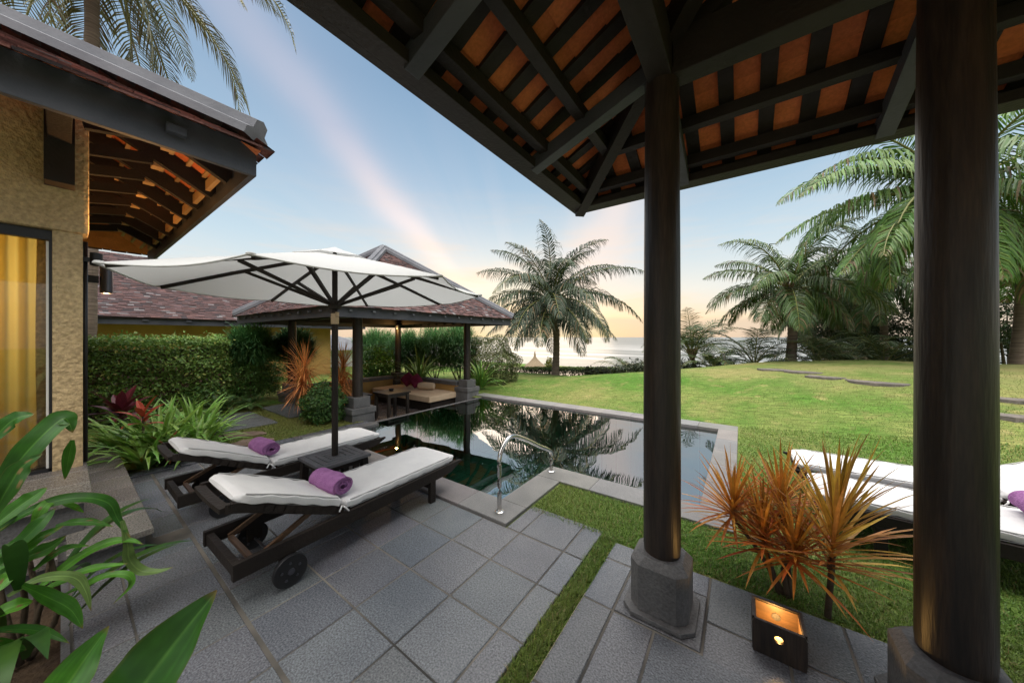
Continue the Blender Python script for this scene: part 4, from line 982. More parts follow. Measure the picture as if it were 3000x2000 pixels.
# ------------------------------------------------------------------ vegetation generators
def col_var(n, base, amt=.25, hue=.12, r=rng):
    g = r.uniform(1-amt, 1+amt, (n,1)); h = r.uniform(-hue, hue, (n,1))
    return np.clip(np.array(base)*g*np.concatenate([1+h*1.5, np.ones((n,1)), 1-h], 1), .002, 1)
def blades(mb, p0, az, el, L, Wd, curl, m=5, cols=None, fold=.25, prof='strap', edge=None, twist=0):
    """n curved leaves: start point, azimuth, start elevation, length, width, total downward curl (radians)"""
    p0 = np.asarray(p0, float); n = len(p0); az = np.broadcast_to(az, n); el = np.broadcast_to(el, n).astype(float); L = np.broadcast_to(L, n); Wd = np.broadcast_to(Wd, n); curl = np.broadcast_to(curl, n)
    P = [p0]; E = el.copy(); t = np.linspace(0, 1, m+1); hd = np.stack([np.cos(az), np.sin(az), np.zeros(n)], 1)
    Tn = []
    for i in range(m):
        e = el-curl*((i+.5)/m)**1.4; tv = hd*np.cos(e)[:,None]; tv[:,2] = np.sin(e); Tn.append(tv); P.append(P[-1]+tv*(L/m)[:,None])
    Tn.append(Tn[-1]); P = np.stack(P, 1); Tn = np.stack(Tn, 1)
    side = np.stack([-np.sin(az), np.cos(az), np.zeros(n)], 1)[:,None,:]
    nrm = np.cross(Tn, np.broadcast_to(side, Tn.shape))
    tw = rng.uniform(-twist, twist, n)[:,None,None]*np.ones((1,m+1,1)); side = side*np.cos(tw)+nrm*np.sin(tw)
    if prof == 'strap': wv = np.minimum(1, .55+2.2*t)*(1-t**2.6)+.02
    elif prof == 'lance': wv = np.sin(np.pi*np.clip(t*.93+.07, 0, 1))**.75
    elif prof == 'spike': wv = (.5+1.2*t)*(1-t)**.8*1.25
    elif prof == 'spike2': wv = np.array([1.0,.8,.05])[:len(t)]
    else: wv = np.ones_like(t)
    wv = np.maximum(wv, .015); hw = (Wd/2)[:,None,None]*wv[None,:,None]
    Lf, Rt = P+side*hw, P-side*hw; Cn = P+nrm*hw*(-fold) if fold else None
    cols = np.ones((n,3)) if cols is None else cols
    if fold:
        Vv = np.stack([Lf, Cn, Rt], 2).reshape(-1,3); k = 3
        cc = np.repeat(cols, (m+1)*3, 0).reshape(n, m+1, 3, 3)
        if edge is not None: cc[:,:,0,:] = cc[:,:,0,:]*.45+np.array(edge)*.55; cc[:,:,2,:] = cc[:,:,0,:]
        cc = cc.reshape(-1,3)
    else:
        Vv = np.stack([Lf, Rt], 2).reshape(-1,3); k = 2; cc = np.repeat(cols, (m+1)*2, 0)
    base = (np.arange(n)*(m+1)*k)[:,None]; q = []
    for i in range(m):
        for j in range(k-1):
            q.append(np.stack([base[:,0]+i*k+j, base[:,0]+i*k+j+1, base[:,0]+(i+1)*k+j+1, base[:,0]+(i+1)*k+j], 1))
    mb.add(Vv, np.concatenate(q), tint=cc)
def leaf_cards(mb, C, Nn, size, cols, asp=.5):
    """small pointed leaves (4-gons) at points C facing Nn"""
    n = len(C); Nn = Nn/(np.linalg.norm(Nn, axis=1)[:,None]+1e-9); r = rng.normal(size=(n,3)); a = np.cross(Nn, r); a /= np.linalg.norm(a, axis=1)[:,None]+1e-9; b = np.cross(Nn, a)
    s = np.broadcast_to(size, n)[:,None]
    V = np.stack([C-a*s*.5, C+b*s*asp*.5-a*s*.05+Nn*s*.08, C+a*s*.5, C-b*s*asp*.5-a*s*.05+Nn*s*.08], 1).reshape(-1,3)
    mb.add(V, np.arange(4*n).reshape(n,4), tint=np.repeat(cols, 4, 0))
def ell_pts(n, c, r, shell=.55, floor=None):
    d = rng.normal(size=(n,3)); d /= np.linalg.norm(d, axis=1)[:,None]; rad = shell+(1-shell)*rng.random(n)**.6
    f = 1+.16*np.sin(d[:,0]*5+c[0]*3)*np.cos(d[:,1]*6+c[1])+.1*np.sin(d[:,2]*9)
    P = np.array(c)+d*np.array(r)*(rad*f)[:,None]
    if floor is not None: k = P[:,2] > floor; return P[k], d[k]
    return P, d
def stems(mb, base, tops, r0=.02, r1=.008, n=6):
    for t in tops:
        b = np.array(base)+np.append(rng.uniform(-.05,.05,2), 0); t = np.array(t); m_ = (b+t)/2+rng.uniform(-.06,.06,3)
        mb.tube(spline([b, m_, t], 4), np.linspace(r0, r1, 9), n)
def fronds(mb, c, az, el, L, droop, nl=46, ll=.95, lw=.045, base=(.085,.14,.03), hang=.55, dead=0, rach=(.20,.20,.06)):
    c = np.array(c, float); m = 14; t = np.linspace(0, 1, m+1); P = [c.copy()]; T = []
    swing = rng.uniform(-.45,.45)
    for i in range(m):
        e = el-droop*((i+.5)/m)**1.25; a = az+swing*(i/m)**2; v = np.array((math.cos(a)*math.cos(e), math.sin(a)*math.cos(e), math.sin(e))); T.append(v); P.append(P[-1]+v*L/m)
    T.append(T[-1]); P = np.array(P); T = np.array(T)
    mb.tube(P, np.linspace(.035, .006, m+1)*min(1.2, L/3.5), 5, tint=np.array(rach)*rng.uniform(.7,1.2), caps=False)
    s = np.linspace(.13, .995, nl)+rng.uniform(-.004,.004,nl); s = np.clip(s, 0, .999); fi = s*m; i0 = fi.astype(int); fr = (fi-i0)[:,None]
    pp = P[i0]*(1-fr)+P[i0+1]*fr; tt = T[i0]; sd = np.cross(tt, (0,0,1.)); sd /= np.linalg.norm(sd, axis=1)[:,None]+1e-6; upv = np.cross(sd, tt)
    prof = np.clip(np.sin(np.pi*np.clip(.12+.88*s**.85, 0, 1))**.6, .12, 1)
    roll = rng.uniform(-.3,.3)
    for sg in (-1, 1):
        fa = (.55+.55*s+rng.uniform(-.12,.12,nl))[:,None]
        d = sd*sg+tt*fa+upv*(.22+roll*sg+rng.uniform(-.12,.12,nl))[:,None]; d /= np.linalg.norm(d, axis=1)[:,None]
        ln = (ll*prof*rng.uniform(.82,1.1,nl))[:,None]; hg = hang*rng.uniform(.6,1.3,nl)[:,None]
        g = np.array((0,0,-1.))
        d2 = d+g*hg; d2 /= np.linalg.norm(d2, axis=1)[:,None]; d3 = d2+g*hg*1.1; d3 /= np.linalg.norm(d3, axis=1)[:,None]
        a0 = pp; a1 = a0+d*ln*.34; a2 = a1+d2*ln*.36; a3 = a2+d3*ln*.30
        wv = np.cross(d, upv); wv /= np.linalg.norm(wv, axis=1)[:,None]+1e-6; wv = wv*.8+upv*.45*rng.uniform(-1,1,(nl,1)); hw = lw*.5*(.5+.5*prof)[:,None]
        V = np.stack([a0-wv*hw*.5, a0+wv*hw*.5, a1-wv*hw, a1+wv*hw, a2-wv*hw*.8, a2+wv*hw*.8, a3], 1).reshape(-1,3); k = 7*np.arange(nl)
        q = np.concatenate([np.stack([k,k+1,k+3,k+2],1), np.stack([k+2,k+3,k+5,k+4],1)]); tr = np.stack([k+4,k+5,k+6],1)
        bc = np.array(base)*rng.uniform(.75,1.25); cc = col_var(nl, bc, .25, .12)
        tipb = (s > .93) & (rng.random(nl) < .5); cc[tipb] = cc[tipb]*.5+np.array((.14,.10,.03))*.5
        br = rng.random(nl) < .06+dead; cc[br] = np.array((.16,.11,.05))*rng.uniform(.6,1.2,(br.sum(),1))
        mb.add(V, q, tr, tint=np.repeat(cc, 7, 0))
def palm(name, lab, foot, top, r0=.15, nf=24, L=3.8, lo=-.7, hi=1.45, ll=.95, base=(.085,.14,.03), grp='coconut palms around the garden', seed=1, lean=None, az_only=None, nl=46, lw=.045, hang=.55, droopk=1.0, skirt=0, extra=()):
    global rng
    keep = rng; rng = np.random.default_rng(seed)
    foot = np.array(foot, float); top = np.array(top, float); th = thing(name, lab, 'palm tree', tuple(foot), grp)
    if np.linalg.norm(top-foot) > .5:
        mid = (foot+top)/2+np.array(lean if lean is not None else (.08,.05,0)); pts = spline([foot, mid, top], 40); m = len(pts)
        s = np.linspace(0, 1, m); rad = r0*(1.0-.28*s)*(1+.32*np.exp(-s*14))*(1+.035*np.sign(np.sin(s*np.linalg.norm(top-foot)*38)))
        make_obj('trunk', MB().tube(pts, rad, 16), M['trunk'], th, smooth=True)
    mb = MB(); ga = math.pi*(3-math.sqrt(5)); a0 = rng.uniform(0, 6.28)
    for i in range(nf):
        f = (i+.5)/nf; el = hi+(lo-hi)*f**.85; az = a0+i*ga+rng.uniform(-.15,.15)
        ln = L*rng.uniform(.86,1.06)*(.80+.2*math.sin(math.pi*min(1, f+.2))); dr = (1.0+.75*(1-abs(f-.35)))*rng.uniform(.8,1.2)*droopk
        if el < -.2: dr *= .55
        fronds(mb, top+np.array((math.cos(az)*.08, math.sin(az)*.08, .1*(1-f))), az, el, ln, dr, nl, ll, lw, base, hang, dead=.10 if f > .85 else 0)
    for az, el, ln, dr in extra: fronds(mb, top, az, el, ln, dr, nl, ll, lw, base, hang)
    for k in range(skirt):
        az = rng.uniform(0, 6.28); fronds(mb, top, az, -.6, L*.6, .9, 24, ll*.7, lw, (.12,.09,.045), .6, dead=.6, rach=(.12,.09,.05))
    if np.linalg.norm(top-foot) > .5:
        for k in range(10):
            az = k*.63; mb.tube(spline([top+np.array((0,0,-.25)), top+np.array((math.cos(az)*.13, math.sin(az)*.13, .05)), top+np.array((math.cos(az)*.2, math.sin(az)*.2, .3))], 3), [.07]*3+[.05]*3+[.03], 6, tint=(.17,.12,.07))
    make_obj('crown', mb, M['palm_leaf'], th, recalc=False); rng = keep
    return th
def gz(p, dz=0): return (p[0], p[1], float(terrain(p[0], p[1]))+dz)
# central palm between pool and sea
p = at_depth(1627, 1100, 15.0); t_ = at_depth(1616, 880, 15.0)
palm('coconut_palm', 'full-crowned coconut palm silhouetted against the sunrise between pool and sea', gz(p, -.05), t_, .165, 40, 4.3, -.66, 1.45, 1.05, (.036,.056,.026), seed=5, nl=58, lw=.052, hang=1.35, lean=(.12,.05,0), droopk=.78)
# palm behind the villa
p = at_depth(247, 60, 7.6); t_ = np.array((p[0]+.15, p[1]+.1, 11.6))
th0 = palm('coconut_palm', 'very tall coconut palm rising behind the villa roof, crown above the view', (p[0], p[1], -.1), t_, .15, 22, 5.2, -1.25, .9, .95, (.13,.125,.045), seed=12, nl=60, lw=.04, hang=.75)
# palms on the mound to the right
p = at_depth(2316, 1066, 12.2); t_ = at_depth(2312, 850, 12.0)
palm('coconut_palm', 'ringed-trunk coconut palm standing on the crest of the lawn mound beside the flat stones', gz(p, -.1), t_, .165, 24, 3.5, -.30, 1.4, .95, (.07,.115,.03), seed=9, nl=54, lw=.052, hang=1.25, droopk=.9)
p = at_depth(2800, 1075, 9.6); t_ = at_depth(2790, 560, 8.6)
palm('coconut_palm', 'large coconut palm hidden by the thick column, its long green fronds reaching over the mound', gz(p, -.1), t_, .16, 22, 4.6, -.85, 1.0, 1.05, (.085,.16,.03), seed=17, nl=66, lw=.056, hang=1.3, extra=[(R(215),.95,4.6,1.5),(R(222),.42,5.0,1.15),(R(212),.05,4.8,.75),(R(230),-.25,4.2,.6),(R(200),.6,4.6,1.4),(R(218),-.42,4.3,.35)])
p = at_depth(2972, 1080, 10.0); t_ = at_depth(2995, 690, 9.6)
palm('coconut_palm', 'coconut palm with pale ringed trunk on the far side of the thick column', gz(p, -.1), t_, .15, 20, 3.2, -.7, 1.3, .9, (.10,.20,.03), seed=23, nl=58, lw=.054, hang=1.2)
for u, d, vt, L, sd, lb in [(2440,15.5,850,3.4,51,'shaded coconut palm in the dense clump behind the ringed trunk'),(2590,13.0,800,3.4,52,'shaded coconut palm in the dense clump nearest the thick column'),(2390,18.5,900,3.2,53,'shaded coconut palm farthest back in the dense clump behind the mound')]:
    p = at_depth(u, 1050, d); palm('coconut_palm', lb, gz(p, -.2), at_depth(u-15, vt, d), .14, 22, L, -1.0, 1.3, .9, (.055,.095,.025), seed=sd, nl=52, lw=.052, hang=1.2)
# young trunkless palms and shrubs along the crest
for i, (u, v, d, L, lb) in enumerate([(2028,1075,14.5,2.8,'young palm on the mound just beside the slim column, on its lawn side'),(2085,1078,13.0,1.5,'smallest young palm on the crest of the mound'),(2210,1072,13.2,2.5,'spreading young palm at the foot of the ringed trunk'),
        (1850,1100,19,3.0,'young palm at the sea edge, half hidden by the slim column'),(2480,1068,12.5,2.6,'dark young palm in front of the shrubs behind the mound'),(2590,1070,11.5,2.2,'dark young palm on the mound close to the thick column'),(2390,1068,12.0,1.9,'low young palm just past the ringed trunk')]):
    p = at_depth(u, v, d); palm('young_palm', lb, gz(p), gz(p, 1.15 if i == 0 else .12), .1, 15 if i else 20, L, .15 if i not in (0, 3) else .55, 1.45, .6*L/2.5, (.07,.10,.035), 'young palms along the crest', seed=40+i, nl=38, lw=.035, hang=.35)

def bush(name, lab, cat, c, r, n, size, base, grp=None, asp=.5, floor=None, stemh=True, mat_='leaf', light_=None, shell_=.5):
    """rounded shrub: leaves through the volume, denser at the shell, plus stems"""
    c = np.array(c, float); fl = c[2]-r[2] if floor is None else floor; th = thing(name, lab, cat, (c[0],c[1],fl), grp)
    P, d = ell_pts(n, c, r, shell_, fl+.01); cols = col_var(len(P), base, .4, .15)
    lum = rng.random(len(P)) < .08; cols[lum] *= 1.6
    mb = MB(); leaf_cards(mb, P, d+rng.normal(size=d.shape)*.7+np.array((0,0,.4)), size*rng.uniform(.6,1.3,len(P)), cols, asp)
    make_obj('foliage', mb, M[mat_], th, recalc=False)
    st = MB(); tops = [c+np.array((math.cos(k*1.3)*r[0]*.55, math.sin(k*1.3)*r[1]*.55, rng.uniform(0,.5)*r[2])) for k in range(7)]
    stems(st, (c[0],c[1],fl), tops, .022*r[2]+.008, .006); make_obj('stem', st, M['twig'], th, smooth=True)
    return th
# clipped hedge in front of the neighbour house
hg = thing('hedge', 'clipped box hedge of small green leaves in front of the neighbour house', 'hedge', (-9.9,1.0,0)); mb = MB()
hx0,hx1,hy0,hy1,hz1 = -10.5,-9.45,-2.2,2.2,1.57
def face_pts(n, k):
    a = rng.random(n); b = rng.random(n)
    j = rng.normal(size=n)*.055-np.abs(rng.normal(size=n))*.05; w1 = .05*np.sin(a*17+b*9)+.04*np.sin(b*21)
    if k == 'f': return np.stack([hx1+j+w1, hy0+(hy1-hy0)*a, .02+(hz1-.02)*b], 1), np.tile((1.,0,.25), (n,1))
    if k == 't': return np.stack([hx0+(hx1-hx0)*a, hy0+(hy1-hy0)*b, hz1+j+.4*np.abs(j)*(rng.random(n)<.3)+.03*np.sin(b*40)], 1), np.tile((0.2,0,1.), (n,1))
    return np.stack([hx0+(hx1-hx0)*a, hy1+j+w1, .02+(hz1-.02)*b], 1), np.tile((0,1.,.2), (n,1))
for k, n in (('f',19000),('t',7000),('s',4500)):
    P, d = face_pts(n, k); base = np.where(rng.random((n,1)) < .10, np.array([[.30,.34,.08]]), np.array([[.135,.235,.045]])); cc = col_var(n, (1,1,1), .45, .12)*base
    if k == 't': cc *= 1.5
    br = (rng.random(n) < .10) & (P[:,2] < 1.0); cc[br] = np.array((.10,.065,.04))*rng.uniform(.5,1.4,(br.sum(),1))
    leaf_cards(mb, P, d+rng.normal(size=d.shape)*.75, rng.uniform(.024,.082,n), cc, .6)
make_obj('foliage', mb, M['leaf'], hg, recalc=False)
tw = MB()
for k in range(90):
    x, y = rng.uniform(hx0+.15, hx1-.1), rng.uniform(hy0, hy1); tw.tube(spline([(x,y,-.05),(x+rng.uniform(-.1,.1),y+rng.uniform(-.1,.1),.6),(x+rng.uniform(-.2,.2),y+rng.uniform(-.2,.2),1.4)],3), np.linspace(.018,.006,7), 5)
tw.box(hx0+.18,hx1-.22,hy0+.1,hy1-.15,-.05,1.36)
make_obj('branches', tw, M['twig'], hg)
# feathery casuarina shrubs with bare stems
def feathery(lab, c, r, h0, n=2600, base=(.065,.16,.05), seed=1, grp='feathery casuarina shrubs', nst=3, ln=.26):
    global rng
    keep = rng; rng = np.random.default_rng(seed); c = np.array(c, float); th = thing('casuarina_shrub', lab, 'shrub', (c[0],c[1],h0), grp)
    P, d = ell_pts(n, c, np.array(r)*.86, .25); mb = MB()
    az = np.arctan2(d[:,1], d[:,0])+rng.normal(size=n)*.8; el = np.arcsin(np.clip(d[:,2],-1,1))*.6+.55+rng.normal(size=n)*.35
    for k in range(3):
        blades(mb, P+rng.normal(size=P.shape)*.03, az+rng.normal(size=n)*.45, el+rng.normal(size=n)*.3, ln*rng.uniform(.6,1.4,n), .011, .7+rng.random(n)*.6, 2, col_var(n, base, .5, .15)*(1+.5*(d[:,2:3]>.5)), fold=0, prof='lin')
    make_obj('foliage', mb, M['needle'], th, recalc=False)
    st = MB(); stems(st, (c[0],c[1],h0), [c+np.array((rng.uniform(-.6,.6)*r[0], rng.uniform(-.6,.6)*r[1], rng.uniform(-.3,.3)*r[2])) for k in range(nst)], .028, .010); make_obj('stem', st, M['twig'], th, smooth=True)
    rng = keep
feathery('umbrella-shaped casuarina shrub at the end of the clipped hedge', (-10.0,2.75,1.38), (.55,.55,.38), -.05, 3000, seed=3)
feathery('umbrella-shaped casuarina shrub just left of the rear pavilion column', (-10.15,3.75,1.34), (.5,.55,.34), -.05, 2600, base=(.055,.13,.05), seed=4)
for i, (u, v, d, r, lb) in enumerate([(1105,1010,13.2,(.9,.9,.62),'casuarina shrub seen between the two nearest pavilion columns'),(1195,1030,12.6,(.9,.9,.7),'casuarina shrub behind the rear pavilion column lit by the lamp'),(1275,1025,12.2,(.9,.9,.85),'casuarina shrub behind the daybed cushions'),(1345,1020,11.8,(.8,.8,.9),'casuarina shrub behind the poolside pavilion column')]):
    c = at_depth(u, v, d); c[2] = min(c[2], 1.2); feathery(lb, c, r, -.15, 2600, (.06,.14,.045), 60+i, nst=4, ln=.3)
c = at_depth(1440, 1045, 11.6)
bush('clipped_shrub', 'large dome-shaped clipped shrub between garden pavilion and central palm', 'shrub', (c[0],c[1],.62), (.95,.95,.95), 30000, .05, (.085,.10,.03), floor=-.1, shell_=.86)
for i, (u, v, d, r, n, lb) in enumerate([(690,1085,8.0,(.75,.65,.68),6500,'leafy green shrub under the first casuarina'),(745,1110,8.4,(.6,.55,.62),5200,'leafy green shrub left of the pavilion entry wall'),(600,1140,7.0,(.4,.4,.35),1800,'low leafy shrub at the foot of the hedge end'),(800,1065,9.6,(.8,.7,.75),5500,'leafy shrub behind the rear corner column of the pavilion')]):
    c = at_depth(u, v, d); bush('garden_shrub', lb, 'shrub', (c[0],c[1],r[2]*.95), r, n, .06, (.075,.155,.03), 'leafy shrubs behind the lawn path', floor=-.05)
c = at_depth(962, 1172, 6.1)
bush('round_shrub', 'round dark green leafy shrub in front of the pavilion plinth', 'shrub', (-6.52,2.93,.34), (.43,.38,.40), 5200, .06, (.06,.13,.03), asp=.45, floor=-.02)
c = at_depth(1105, 1050, 10.8); bush('broadleaf_shrub', 'bright green broadleaf shrub seen past the front pavilion column', 'shrub', (c[0],c[1],.62), (.62,.62,.72), 3600, .11, (.07,.17,.02), asp=.4, floor=-.1)
# spider plants, ferns
def clump(name, lab, cat, c, n, L, Wd, base, el=(.5,1.4), curl=(.6,1.6), edge=None, grp=None, mat_='gloss_leaf', spread=.08, prof='strap', m=6, fold=.25, extra=None):
    c = np.array(c, float); mb = MB(); az = rng.uniform(0, 6.283, n); e = rng.uniform(*el, n)
    p0 = c+np.stack([np.cos(az)*spread*rng.random(n), np.sin(az)*spread*rng.random(n), rng.uniform(0,.05,n)], 1)
    blades(mb, p0, az, e, L*rng.uniform(.65,1.15,n), Wd*rng.uniform(.8,1.2,n), rng.uniform(*curl, n), m, col_var(n, base, .35, .18), fold, prof, edge)
    if extra: extra(mb)
    return tag(make_obj(name, mb, M[mat_], origin=tuple(c), recalc=False), lab, cat, grp)
c = at_depth(1228, 1095, 10.2); clump('crinum_lily', 'tall strap-leaved lily behind the wall by the rear lit column', 'plant', (c[0],c[1],.15), 46, 1.15, .07, (.12,.22,.04), (.6,1.5), (.4,1.5), grp='strap-leaved lilies beside the garden pavilion')
c = at_depth(1392, 1130, 9.9); clump('crinum_lily', 'arching strap-leaved lily beside the poolside pavilion column', 'plant', (c[0]+.1,c[1]+.15,.05), 60, 1.25, .065, (.13,.23,.04), (.5,1.5), (.8,2.2), grp='strap-leaved lilies beside the garden pavilion')
for (x, y, L, n, lb) in [(-8.9,1.95,.6,26,'feathery fern at the foot of the hedge'),(-9.1,2.45,.5,22,'smaller fern near the end of the hedge')]:
    th = thing('fern', lb, 'fern', (x,y,-.02), 'ferns along the hedge'); mb = MB()
    for k in range(n): fronds(mb, (x,y,.03), k*2.4, rng.uniform(.5,1.2), L*rng.uniform(.7,1.1), 1.1, 22, .11, .018, (.05,.12,.03), .15)
    make_obj('foliage', mb, M['leaf'], th, recalc=False)
# planting bed beside the villa: strap leaves, red ti plants, yellow bromeliad
bedm = MB(); bx_, by_ = np.meshgrid(np.linspace(-8.3,-5.87,26), np.linspace(.42,1.36,12)); bz_ = -.01+.025*np.sin(bx_*9)*np.cos(by_*7)+rng.uniform(-.008,.008,bx_.shape)
bedm.add(np.stack([bx_,by_,bz_],-1).reshape(-1,3), [(j*26+i,j*26+i+1,(j+1)*26+i+1,(j+1)*26+i) for j in range(11) for i in range(25)])
struct('planting_bed_soil', bedm, M['soil'], smooth=True)
lbs = ['strap-leaved plant at the kerb end of the bed, nearest the lounger','tall strap-leaved plant in the middle of the bed with pale leaf edges','strap-leaved plant spilling onto the villa step','strap-leaved plant at the back of the bed, below the hedge','drooping strap-leaved plant beside the big grey slab','strap-leaved plant behind the orange-red ti plant','low strap-leaved plant against the patio kerb','strap-leaved plant at the hedge corner of the bed']
for (x, y, L, n), lb in zip([(-6.0,.60,.62,34),(-6.35,.78,.8,40),(-6.75,.52,.7,36),(-7.4,.75,.75,36),(-7.0,1.22,.72,38),(-6.45,1.16,.72,38),(-6.02,1.05,.6,34),(-7.8,1.15,.65,30)], lbs):
    clump('strap_leaf_plant', lb, 'plant', (x,y,0), int(n*1.5), L*1.06, .062, (.13,.29,.03), (.55,1.45), (.5,1.9), edge=(.28,.38,.14), grp='strap-leaved plants in the bed by the villa', spread=.12)
def ti(c, h, lab, base, n=16, L=.42, Wd=.11, seed=0, ):
    th = thing('ti_plant', lab, 'plant', c, 'red-leaved ti plants in the bed by the villa'); mb = MB(); k = np.arange(n); az = k*2.4+seed; f = k/n
    p0 = np.stack([np.full(n,c[0]), np.full(n,c[1]), c[2]+h-.16*f], 1)
    blades(mb, p0, az, 1.25-1.0*f, L*rng.uniform(.8,1.1,n), Wd, .5+.9*f, 6, col_var(n, base, .35, .1), .3, 'lance'); make_obj('foliage', mb, M['gloss_leaf'], th, recalc=False)
    make_obj('stem', MB().tube([c,(c[0]+.02,c[1],c[2]+h*.6),(c[0],c[1],c[2]+h)], .012, 8), M['twig'], th, smooth=True)
ti((-7.45,.50,0), .52, 'dark burgundy ti plant at the back of the bed beside the villa pier', (.11,.018,.03), 18, .46, .11)
ti((-6.42,.62,0), .60, 'orange-red ti plant rising from the middle of the green strap leaves', (.30,.05,.025), 9, .30, .075, 1)
ti((-5.93,.78,0), .22, 'small brown-red ti plant at the kerb edge of the bed', (.16,.05,.025), 8, .24, .06, 2)
clump('bromeliad', 'yellow-green bromeliad at the villa step end of the bed', 'plant', (-6.02,.50,0), 16, .30, .085, (.30,.28,.03), (.6,1.4), (.4,1.2), prof='lance')
# spiky orange dracaenas
def dracaena(lab, base, heads, L, Wd, c1, c2, n=95, grp='orange spiky dracaenas', m=5, along=.10, down=1.75):
    th = thing('dracaena', lab, 'plant', base, grp); mb = MB(); st = MB()
    for hp, up in heads:
        hp = np.array(hp, float); k = np.arange(n); az = k*2.39996+rng.uniform(0, 6.28); f = (k+.5)/n
        el = 1.5-down*f**.9+rng.normal(size=n)*.1
        # tilt the whorl along its stem direction
        up = np.array(up, float)/np.linalg.norm(up); d = np.stack([np.cos(az)*np.cos(el), np.sin(az)*np.cos(el), np.sin(el)], 1)
        q_ = Vector((0,0,1)).rotation_difference(Vector(up)).to_matrix(); d = d@np.array(q_).T
        p0 = hp-up*(along*f)[:,None]; mixf = (rng.random((n,1))*.9)*(f[:,None]**.4); cc = np.array(c2)*(1-mixf)+np.array(c1)*mixf; cc = cc*rng.uniform(.6,1.35,(n,1))
        blades(mb, p0, np.arctan2(d[:,1], d[:,0]), np.arcsin(np.clip(d[:,2],-1,1)), L*rng.uniform(.7,1.1,n), Wd, rng.uniform(-.15,.35,n)+.3*f, m, cc, .3, 'spike')
        st.tube(spline([np.array(base)+np.append(rng.uniform(-.05,.05,2),0), (np.array(base)*.45+hp*.55)+rng.uniform(-.03,.03,3), hp-up*along], 5), np.linspace(.016,.011,11), 8)
    make_obj('foliage', mb, M['leaf'], th, recalc=False); make_obj('stem', st, M['twig'], th, smooth=True)
OR1, OR2 = (.46,.07,.028), (.56,.29,.045)
hs_ = [(2150,1475,2.25),(2325,1600,1.98),(2290,1455,2.2),(2235,1555,2.12)]
dracaena('spiky orange dracaena with several thin stems behind the floor lantern', (.22,2.60,0), [((*at_depth(u,v,d)[:2], at_depth(u,v,d)[2]), (rng.uniform(-.25,.15),rng.uniform(-.1,.2),1)) for u,v,d in hs_], .40, .022, OR1, OR2, 88, down=1.6)
p = at_depth(2455, 1500, 1.86)
dracaena('spiky orange dracaena on a single bent stem beside the thick column', (.40,2.585,0), [(p, (.12,.05,1))], .52, .024, (.46,.13,.055), (.62,.42,.06), 95, along=.34, down=1.15)
for (u, v, d), lb in zip([(893,1068,6.6),(1005,1075,6.9)], ['larger orange dracaena in front of the garden pavilion','smaller orange dracaena close to the front pavilion column']):
    p = at_depth(u, v, d); dracaena(lb, (p[0],p[1],-.03), [(p,(0,0,1)),(p+np.array((.12,-.1,-.32)),(.1,-.2,1))], .62, .021, (.74,.24,.08), (.70,.34,.11), 150, down=2.9)
# big-leaved plant close to the camera
def big_leaf(mb, pts, Wd, cols, up=(0,0,1), midc=None, fold=.22):
    P = spline([np.array(p) for p in pts], 7); m = len(P); t = np.linspace(0, 1, m); T = np.gradient(P, axis=0); T /= np.linalg.norm(T, axis=1)[:,None]
    view = np.array((0,0,CH))-P; view /= np.linalg.norm(view, axis=1)[:,None]; n_ = view*.75+np.array(up)*.6
    s = np.cross(T, n_); s /= np.linalg.norm(s, axis=1)[:,None]+1e-9; nn = np.cross(s, T)
    w_ = (Wd/2)*np.maximum(.03, np.minimum(1, .35+2.0*t)*np.minimum(1, ((1-t)*2.6)**.75)); w_ = w_[:,None]
    wav = (.10*np.sin(t*19+P[0,0]*9))[:,None]*w_
    NR = 21; e_ = np.linspace(1, -1, NR)
    rows = [P+s*w_*e+nn*(w_*(fold*abs(e)**1.3-.02)+wav*e*abs(e)+w_*.012*(-1)**k) for k, e in enumerate(e_)]
    V = np.stack(rows, 1).reshape(-1,3); q = [(i*NR+j,i*NR+j+1,(i+1)*NR+j+1,(i+1)*NR+j) for i in range(m-1) for j in range(NR-1)]
    c = np.tile(np.array(cols), (m*NR,1)).reshape(m,NR,3)*(1+.16*rng.uniform(-1,1,(1,NR,1)))*rng.uniform(.95,1.05,(m,NR,1)); c[:,NR//2,:] = c[:,NR//2,:]*1.3+np.array((.03,.04,.01))
    for k in range(rng.integers(0, 4)):
        a_ = rng.integers(2, m-1); b_ = rng.integers(0, NR-3); c[a_:a_+rng.integers(1,3), b_:b_+rng.integers(2,5)] = np.array((.17,.12,.04))
    c[:, 0] = c[:, 0]*.7+np.array((.05,.045,.01)); c[:, -1] = c[:, -1]*.7+np.array((.05,.045,.01))
    tip = sstep(.93, 1, t)[:,None,None]; c = c*(1-tip)+np.array((.16,.11,.03))*tip
    mb.add(V, q, tint=c.reshape(-1,3))
def c8(x, y, d): return at_depth(x/1.845, 1150+y/1.845, d)
G1, G2, G3, G4 = (.024,.095,.008), (.042,.15,.012), (.08,.24,.02), (.12,.20,.05)
